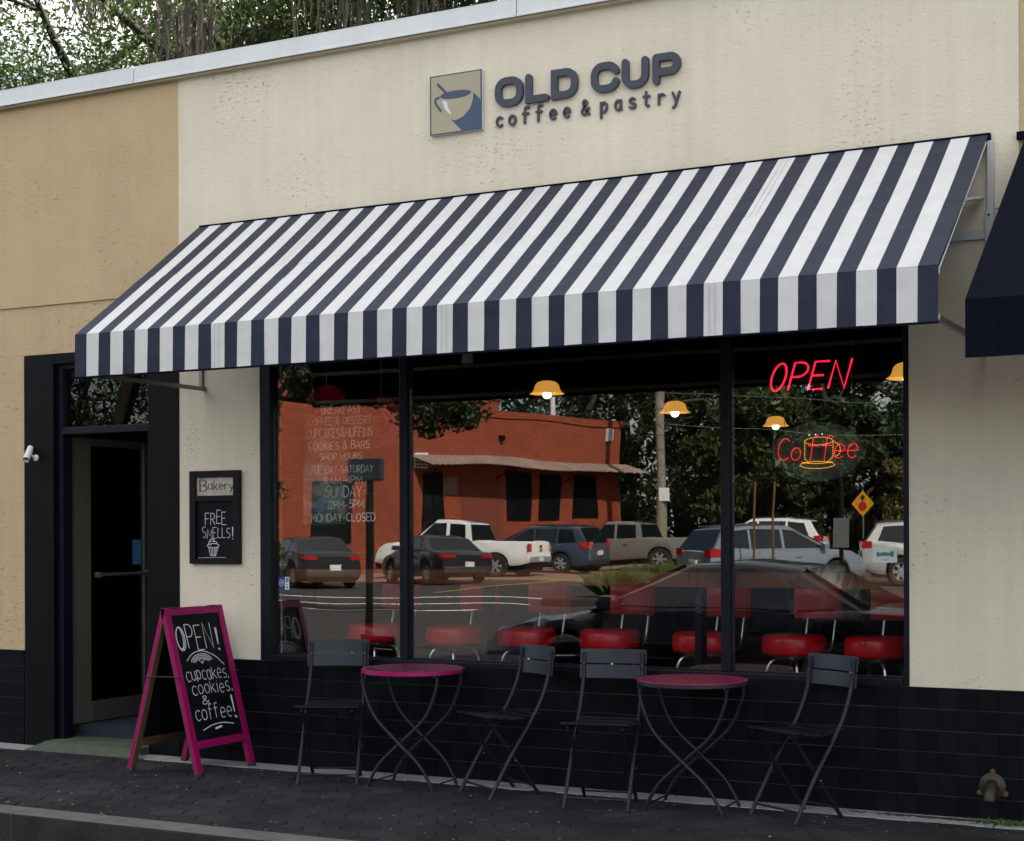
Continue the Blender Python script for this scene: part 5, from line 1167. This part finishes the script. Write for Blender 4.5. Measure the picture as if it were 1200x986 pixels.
# ================================================================== VEHICLES
WG = mat('car_glass', (.008, .010, .012), .04, spec=.8); TL = mat('tail_light', (.35, .008, .010), .15, coat=.5); HL = mat('head_light', (.10, .105, .11), .15, coat=.5); TRIM = mat('car_trim', (.02, .02, .022), .5); TY = mat('tyre', (.014, .014, .015), .8); RIM = mat('rim', (.45, .46, .47), .3, metal=.6); PLATE = mat('plate', (.6, .6, .58), .5)
def lerp_prof(pr, x):
    if x <= pr[0][0]: return pr[0][1]
    for (a, b), (c, d) in zip(pr, pr[1:]):
        if x <= c:
            t = (x-a)/max(1e-6, c-a); return b+(d-b)*t
    return pr[-1][1]
def vehicle(name, label, cat, loc, head, L_, W_, pm, top, belt, cabin, wins, wheel_r=.34, wheels=None, zb=.24, tumble=.28, bed=None, group=None, tail=None, rimspokes=True, emblem=False, rack=False):
    """x forward. top: shoulder profile [(x,z)]; cabin: side outline [(x,z)] from rear base to front base; wins: side window outlines"""
    t = thing(name, label, cat, loc, head, group); hw = W_/2; wheels = wheels or (-L_*.29, L_*.30)
    ra = wheel_r+.055
    xs = sorted(set([-L_/2+L_*i/44 for i in range(45)]+[wx+ra*math.cos(math.pi*k/10) for wx in wheels for k in range(11)]+[p[0] for p in top]+([bed[0], bed[0]+.01, bed[1]-.01, bed[1]] if bed else [])))
    xs = [x for x in xs if -L_/2 <= x <= L_/2]
    f = MB(); sec = 0
    for x in xs:
        e = abs(x)/(L_/2); w_ = hw*(1-.10*max(0, (e-.72)/.28)**2.2); b = zb+.10*max(0, (e-.85)/.15)
        for wx in wheels:
            d = abs(x-wx)
            if d < ra: b = max(b, wheel_r+math.sqrt(ra*ra-d*d))
        zt = lerp_prof(top, x)
        inner = [(w_*.52, zt+.022), (0, zt+.032)]
        if bed and bed[0] < x < bed[1]: inner = [(w_*.855, bed[2]), (0, bed[2])]
        m1 = b+(zt-b)*.35; m2 = b+(zt-b)*.72
        half = [(w_*.93, b), (w_*.99, b+.3*(m1-b)), (w_, m1), (w_*.985, m2), (w_*.955, zt-.035), (w_*.87, zt)]+inner
        ring = [(x, a, z) for a, z in half]+[(x, -a, z) for a, z in half[::-1][1:]]; sec = len(ring); f.v += ring
    n_ = len(xs); f.f = [(i*sec+k, i*sec+k+1, (i+1)*sec+k+1, (i+1)*sec+k) for i in range(n_-1) for k in range(sec-1)]+[tuple(range(sec)), tuple((n_-1)*sec+k for k in range(sec))]
    f.m = [0]*len(f.f); f.build('body', pm, t, True, 40)
    f = MB(); f.box(-L_/2+.25, L_/2-.25, -hw*.72, hw*.72, .2, min(.62, belt-.2)); f.build('underbody', TRIM, t)
    # cabin
    cx = [p[0] for p in cabin]; xs2 = sorted(set([cx[0]+(cx[-1]-cx[0])*i/24 for i in range(25)]+cx)); f = MB(); wb = hw*.92
    def yw(z): return wb-(z-belt)*tumble
    for x in xs2:
        z = max(belt-.02, lerp_prof(cabin, x)); y1 = yw(z); zz = max(belt-.02, z-.05)
        half = [(wb, belt-.03), (yw(zz), zz), (y1*.93, z-.008), (y1*.6, z+.012), (0, z+.02)]
        f.v += [(x, a, q) for a, q in half]+[(x, -a, q) for a, q in half[::-1][1:]]
    s9 = 9; n2 = len(xs2); f.f = [(i*s9+k, i*s9+k+1, (i+1)*s9+k+1, (i+1)*s9+k) for i in range(n2-1) for k in range(s9-1)]+[tuple(range(s9)), tuple((n2-1)*s9+k for k in range(s9))]; f.m = [0]*len(f.f)
    cab = f.build('cabin', pm, t, True, 40)
    for poly in wins:
        for s in (1, -1):
            f = MB(); k = len(poly); f.v = [(x, s*(yw(z)+.008), z) for x, z in poly]+[(x, s*(yw(z)-.02), z) for x, z in poly]
            f.f = [tuple(range(k))]+[(i, (i+1) % k, k+(i+1) % k, k+i) for i in range(k)]; f.m = [0]*len(f.f); f.build('window', WG, cab)
    # windscreen and rear glass lie on the cabin's end slopes
    (x3, z3), (x4, z4) = cabin[-2], cabin[-1]; (x1, z1), (x0, z0_) = cabin[1], cabin[0]
    for nm, (xa, za, xb, zb_), sg_ in (('windscreen', (x3, z3, x4, z4), 1), ('rear_window', (x1, z1, x0, z0_), -1)):
        f = MB(); dx, dz = xb-xa, zb_-za; ln = math.hypot(dx, dz); nx, nz = (-dz/ln*1, dx/ln) if sg_ > 0 else (dz/ln, -dx/ln)
        if nx*sg_ < 0: nx, nz = -nx, -nz
        q = []
        for tt, inset in ((.07, .10), (.95, .06)):
            x, z = xa+dx*tt, za+dz*tt; y = yw(max(belt, z))-inset; q.append((x, z, y))
        (xA, zA, yA), (xB, zB, yB) = q; of = .030
        vs = [(xA+nx*of, -yA, zA+nz*of), (xA+nx*of, yA, zA+nz*of), (xB+nx*of, yB, zB+nz*of), (xB+nx*of, -yB, zB+nz*of)]; vs2 = [(a-nx*.06, b, c-nz*.06) for a, b, c in vs]
        f.add(vs+vs2, [(0, 1, 2, 3)]+[(i, (i+1) % 4, 4+(i+1) % 4, 4+i) for i in range(4)]); f.build(nm, WG, cab)
    for wx in wheels:
        for s in (1, -1):
            wh = bpy.data.objects.new('wheel', None); COL.objects.link(wh); wh.parent = t; wh.location = (wx, s*(hw-.12), wheel_r)
            f = MB(); r = wheel_r; f.lathe([(r*.64, -.10), (r*.94, -.11), (r, -.07), (r, .07), (r*.94, .11), (r*.64, .10)], 28, axis='Y', closed=True); f.build('tyre', TY, wh, True)
            f = MB(); f.lathe([(r*.66, -.09), (r*.66, .09), (r*.60, .09), (r*.58, .02), (.001, .0)] if s > 0 else [(r*.66, .09), (r*.66, -.09), (r*.60, -.09), (r*.58, -.02), (.001, 0)], 24, axis='Y'); f.build('barrel', TRIM, wh)
            f = MB()
            for k in range(6):
                a = 2*math.pi*k/6; c, q = math.cos(a), math.sin(a); y0, y1 = (.03*s, .085*s)
                pts = [(r*.10, -.035), (r*.62, -.05), (r*.62, .05), (r*.10, .035)]
                vs = [(u*c-v*q, y1, u*q+v*c) for u, v in pts]+[(u*c-v*q, y0, u*q+v*c) for u, v in pts]; f.add(vs, [(0, 1, 2, 3), (4, 7, 6, 5), (0, 4, 5, 1), (1, 5, 6, 2), (2, 6, 7, 3), (3, 7, 4, 0)])
            f.lathe([(.001, .09*s), (r*.2, .086*s), (r*.2, .03*s)], 14, axis='Y'); f.lathe([(r*.60, .092*s), (r*.67, .092*s), (r*.67, .06*s), (r*.60, .06*s)], 28, axis='Y', closed=True); f.build('rim', RIM, wh, True)
    zt = lerp_prof(top, -L_/2); ta = tail or (zt-.30, zt-.10, .34, .14)
    for s in (1, -1):
        # wraps the corner
        f = MB(); xr = -L_/2; f.add([(xr-.012, s*(hw*.90-ta[2]), ta[0]), (xr-.012, s*hw*.90, ta[0]), (xr-.012, s*hw*.90, ta[1]), (xr-.012, s*(hw*.90-ta[2]), ta[1])]+[(xr+.06, s*(hw*.90-ta[2]), ta[0]), (xr+ta[3], s*(hw*.975), ta[0]+.02), (xr+ta[3], s*(hw*.975), ta[1]), (xr+.06, s*(hw*.90-ta[2]), ta[1])], [(0, 1, 2, 3), (1, 5, 6, 2), (0, 4, 5, 1), (3, 2, 6, 7), (0, 3, 7, 4)]); f.build('tail_light', TL, t)
        zf = lerp_prof(top, L_/2-.1); f = MB(); xf = L_/2; f.add([(xf-.0, s*hw*.50, zf-.20), (xf-.16, s*hw*.945, zf-.17), (xf-.22, s*hw*.945, zf-.05), (xf-.03, s*hw*.52, zf-.09)]+[(xf-.2, s*hw*.50, zf-.20), (xf-.3, s*hw*.88, zf-.17), (xf-.3, s*hw*.88, zf-.05), (xf-.2, s*hw*.52, zf-.09)], [(0, 1, 2, 3), (0, 4, 5, 1), (3, 2, 6, 7), (1, 5, 6, 2)]); f.build('headlight', HL, t)
        xm = cabin[-1][0]-.28; f = MB(); f.box(xm-.09, xm+.07, min(s*hw*.93, s*(hw+.17)), max(s*hw*.93, s*(hw+.17)), belt-.0, belt+.13, bev=.03); f.build('mirror', pm, t, True)
        f = MB()
        for hx in (cabin[-1][0]-1.0, cabin[-1][0]-1.75): f.box(hx-.1, hx+.1, s*hw*.985-.02, s*hw*.985+.025, belt-.22, belt-.18, bev=.008)
        f.build('door_handle', pm if not bed else TRIM, t)
    zb2 = .34 if not bed else .5
    f = MB(); f.box(-L_/2-.06, -L_/2+.12, -hw*.86, hw*.86, zb2, zb2+.2, bev=.03); f.build('bumper', TRIM if not bed else RIM, t, True)
    f = MB(); f.box(L_/2-.12, L_/2+.04, -hw*.82, hw*.82, .30, .52, bev=.03); f.build('bumper', TRIM, t, True)
    f = MB(); zp = zt-.33 if not bed else zb2+.03; f.box(-L_/2-.072, -L_/2-.0, -.16, .16, zp, zp+.15, bev=.004); f.build('number_plate', PLATE, t)
    if emblem:
        Fe = frame((-L_/2-.014, 0, zt-.22), (0, -1, 0), (0, 0, 1)); f = MB(); f.prism([(-.13, -.035), (-.05, -.035), (-.045, -.06), (.05, -.06), (.055, -.035), (.14, -.035), (.125, .035), (.05, .035), (.045, .06), (-.05, .06), (-.055, .035), (-.145, .035)], Fe, 0, .02); f.build('emblem', mat('gold_emblem', (.5, .32, .06), .4, metal=.5), t)
        f = MB(); f.prism([(-.11, .09), (.11, .09), (.11, .16), (-.11, .16)], Fe, 0, .015); f.build('tailgate_handle', TRIM, t)
    if rack:
        f = MB()
        for s in (1, -1): f.tube([(cabin[1][0]+.1, s*(yw(cabin[1][1])-.06), cabin[1][1]+.06), (cabin[-2][0]-.1, s*(yw(cabin[-2][1])-.06), cabin[-2][1]+.06)], .02, 6)
        f.build('roof_rail', TRIM, t)
    return t
def sedan(label, loc, head, pm, L_=4.75, h=1.45, W_=1.82, group='sedans across the street', name='sedan', cat='car'):
    s = h/1.45; k = L_/4.75
    top = [(-2.375*k, .86*s), (-2.2*k, .98*s), (-1.5*k, 1.0*s), (-.4*k, .97*s), (.9*k, .95*s), (1.9*k, .82*s), (2.25*k, .72*s), (2.375*k, .62*s)]
    cab = [(-1.72*k, .97*s), (-.95*k, 1.37*s), (-.35*k, 1.43*s), (.15*k, 1.41*s), (1.18*k, .95*s)]
    b = .955*s
    wins = [[(-.93*k, b+.03), (-.02*k, b+.03), (-.02*k, 1.35*s), (-.45*k, 1.365*s), (-.80*k, 1.30*s)], [(.05*k, b+.03), (.90*k, b+.03), (.17*k, 1.345*s), (.05*k, 1.35*s)], [(-1.35*k, b+.04), (-1.0*k, b+.03), (-.88*k, 1.27*s)]]
    return vehicle(name, label, cat, loc, head, L_, W_, pm, top, b, cab, wins, .33, group=group, tail=(.80*s, .90*s, .36, .16), tumble=.42)
def suv(label, loc, head, pm, L_=4.75, h=1.72, W_=1.88, group='SUVs across the street', rack=True, name='suv'):
    s = h/1.72; k = L_/4.75
    top = [(-2.375*k, 1.02*s), (-2.3*k, 1.08*s), (-1.2*k, 1.1*s), (1.0*k, 1.06*s), (1.95*k, .98*s), (2.28*k, .85*s), (2.375*k, .7*s)]
    cab = [(-2.33*k, 1.05*s), (-1.95*k, 1.60*s), (-1.2*k, 1.70*s), (.1*k, 1.69*s), (1.25*k, 1.06*s)]; b = 1.06*s
    wins = [[(-1.95*k, b+.08), (-1.25*k, b+.04), (-1.25*k, 1.58*s), (-1.78*k, 1.53*s)], [(-1.17*k, b+.03), (-.22*k, b+.03), (-.22*k, 1.60*s), (-1.17*k, 1.59*s)], [(-.13*k, b+.03), (1.0*k, b+.03), (.18*k, 1.57*s), (-.13*k, 1.60*s)]]
    return vehicle(name, label, 'SUV', loc, head, L_, W_, pm, top, b, cab, wins, .36, group=group, tail=(.92*s, 1.12*s, .30, .26), tumble=.26, rack=rack, zb=.28)
def pickup(label, loc, head, pm, L_=5.75, h=1.88, W_=2.0, ext=0., emblem=True):
    top = [(-L_/2, 1.16), (-L_/2+.05, 1.22), (-.55+ext, 1.23), (.6, 1.18), (1.5, 1.14), (2.55, 1.08), (L_/2-.08, .95), (L_/2, .8)]
    cab = [(-.78+ext, 1.17), (-.62+ext, h-.07), (-.1+ext, h), (.55, h-.02), (1.42, 1.15)]; b = 1.16
    wins = [[(-.52+ext, b+.05), (.08, b+.04), (.08, h-.12), (-.47+ext, h-.13)], [(.2, b+.04), (1.18, b+.04), (.62, h-.13), (.2, h-.12)]]
    return vehicle('pickup_truck', label, 'pickup truck', loc, head, L_, W_, pm, top, b, cab, wins, .40, (-L_*.30, L_*.325), .40, .24, (-L_/2+.06, -.86+ext, .82), 'pickup trucks across the street', (.88, 1.16, .13, .05), emblem=emblem)
P_white = paint('paint_white', (.72, .72, .70)); P_blue = paint('paint_slate_blue', (.028, .042, .070)); P_silver = paint('paint_pewter', (.22, .20, .18), .3); P_grey = paint('paint_silver_blue', (.22, .25, .29), .35); P_black = paint('paint_black', (.010, .010, .011)); P_navy = paint('paint_dark_navy', (.005, .006, .013)); P_sil2 = paint('paint_light_silver', (.45, .45, .44), .2)
H = lambda hx, hy: math.atan2(hy, hx)
pickup('white pickup truck with its tailgate to the right, mirrored in the centre pane', (-25.9, -37.5, gz(-37.5)), H(-1, .0), P_white)
suv('dark slate blue SUV parked beside the white pickup, mirrored in the centre pane', (-24.95, -41.3, gz(-41.3)), H(-1, -.02), P_blue)
pickup('pewter pickup truck behind the blue SUV, mirrored left of the right mullion', (-23.35, -45.6, gz(-45.6)), H(-1, -.02), P_silver, 5.6, 1.82, 1.95, -.25, emblem=False)
suv('white SUV mirrored behind the pewter pickup, only its roof showing', (-19.3, -48.5, gz(-48.5)), H(-1, .1), P_white, 5.0, 1.92)
suv('silver grey crossover with its tail to the left, mirrored across the right mullion', (-13.0, -30.9, gz(-31)), H(.62, -.78), P_grey, 4.7, 1.70)
suv('light silver SUV mirrored at the right edge of the right pane', (-9.6, -36.4, gz(-36.4)), H(.95, -.3), P_sil2, 4.8, 1.76)
sedan('black sedan seen from behind in front of the white pickup, mirrored in the centre pane', (-24.3, -32.9, gz(-33)), H(-.80, -.60), P_black)
sedan('black sedan mirrored behind the menu board in the left pane', (-27.4, -30.6, gz(-30.6)), H(-.80, -.60), P_black)
sedan('dark navy sedan mirrored large behind the red stools on the right', (-5.55, -6.75, -.15), H(-1, 0), P_navy, 4.75, 1.42, 1.84, None, 'dark_sedan')
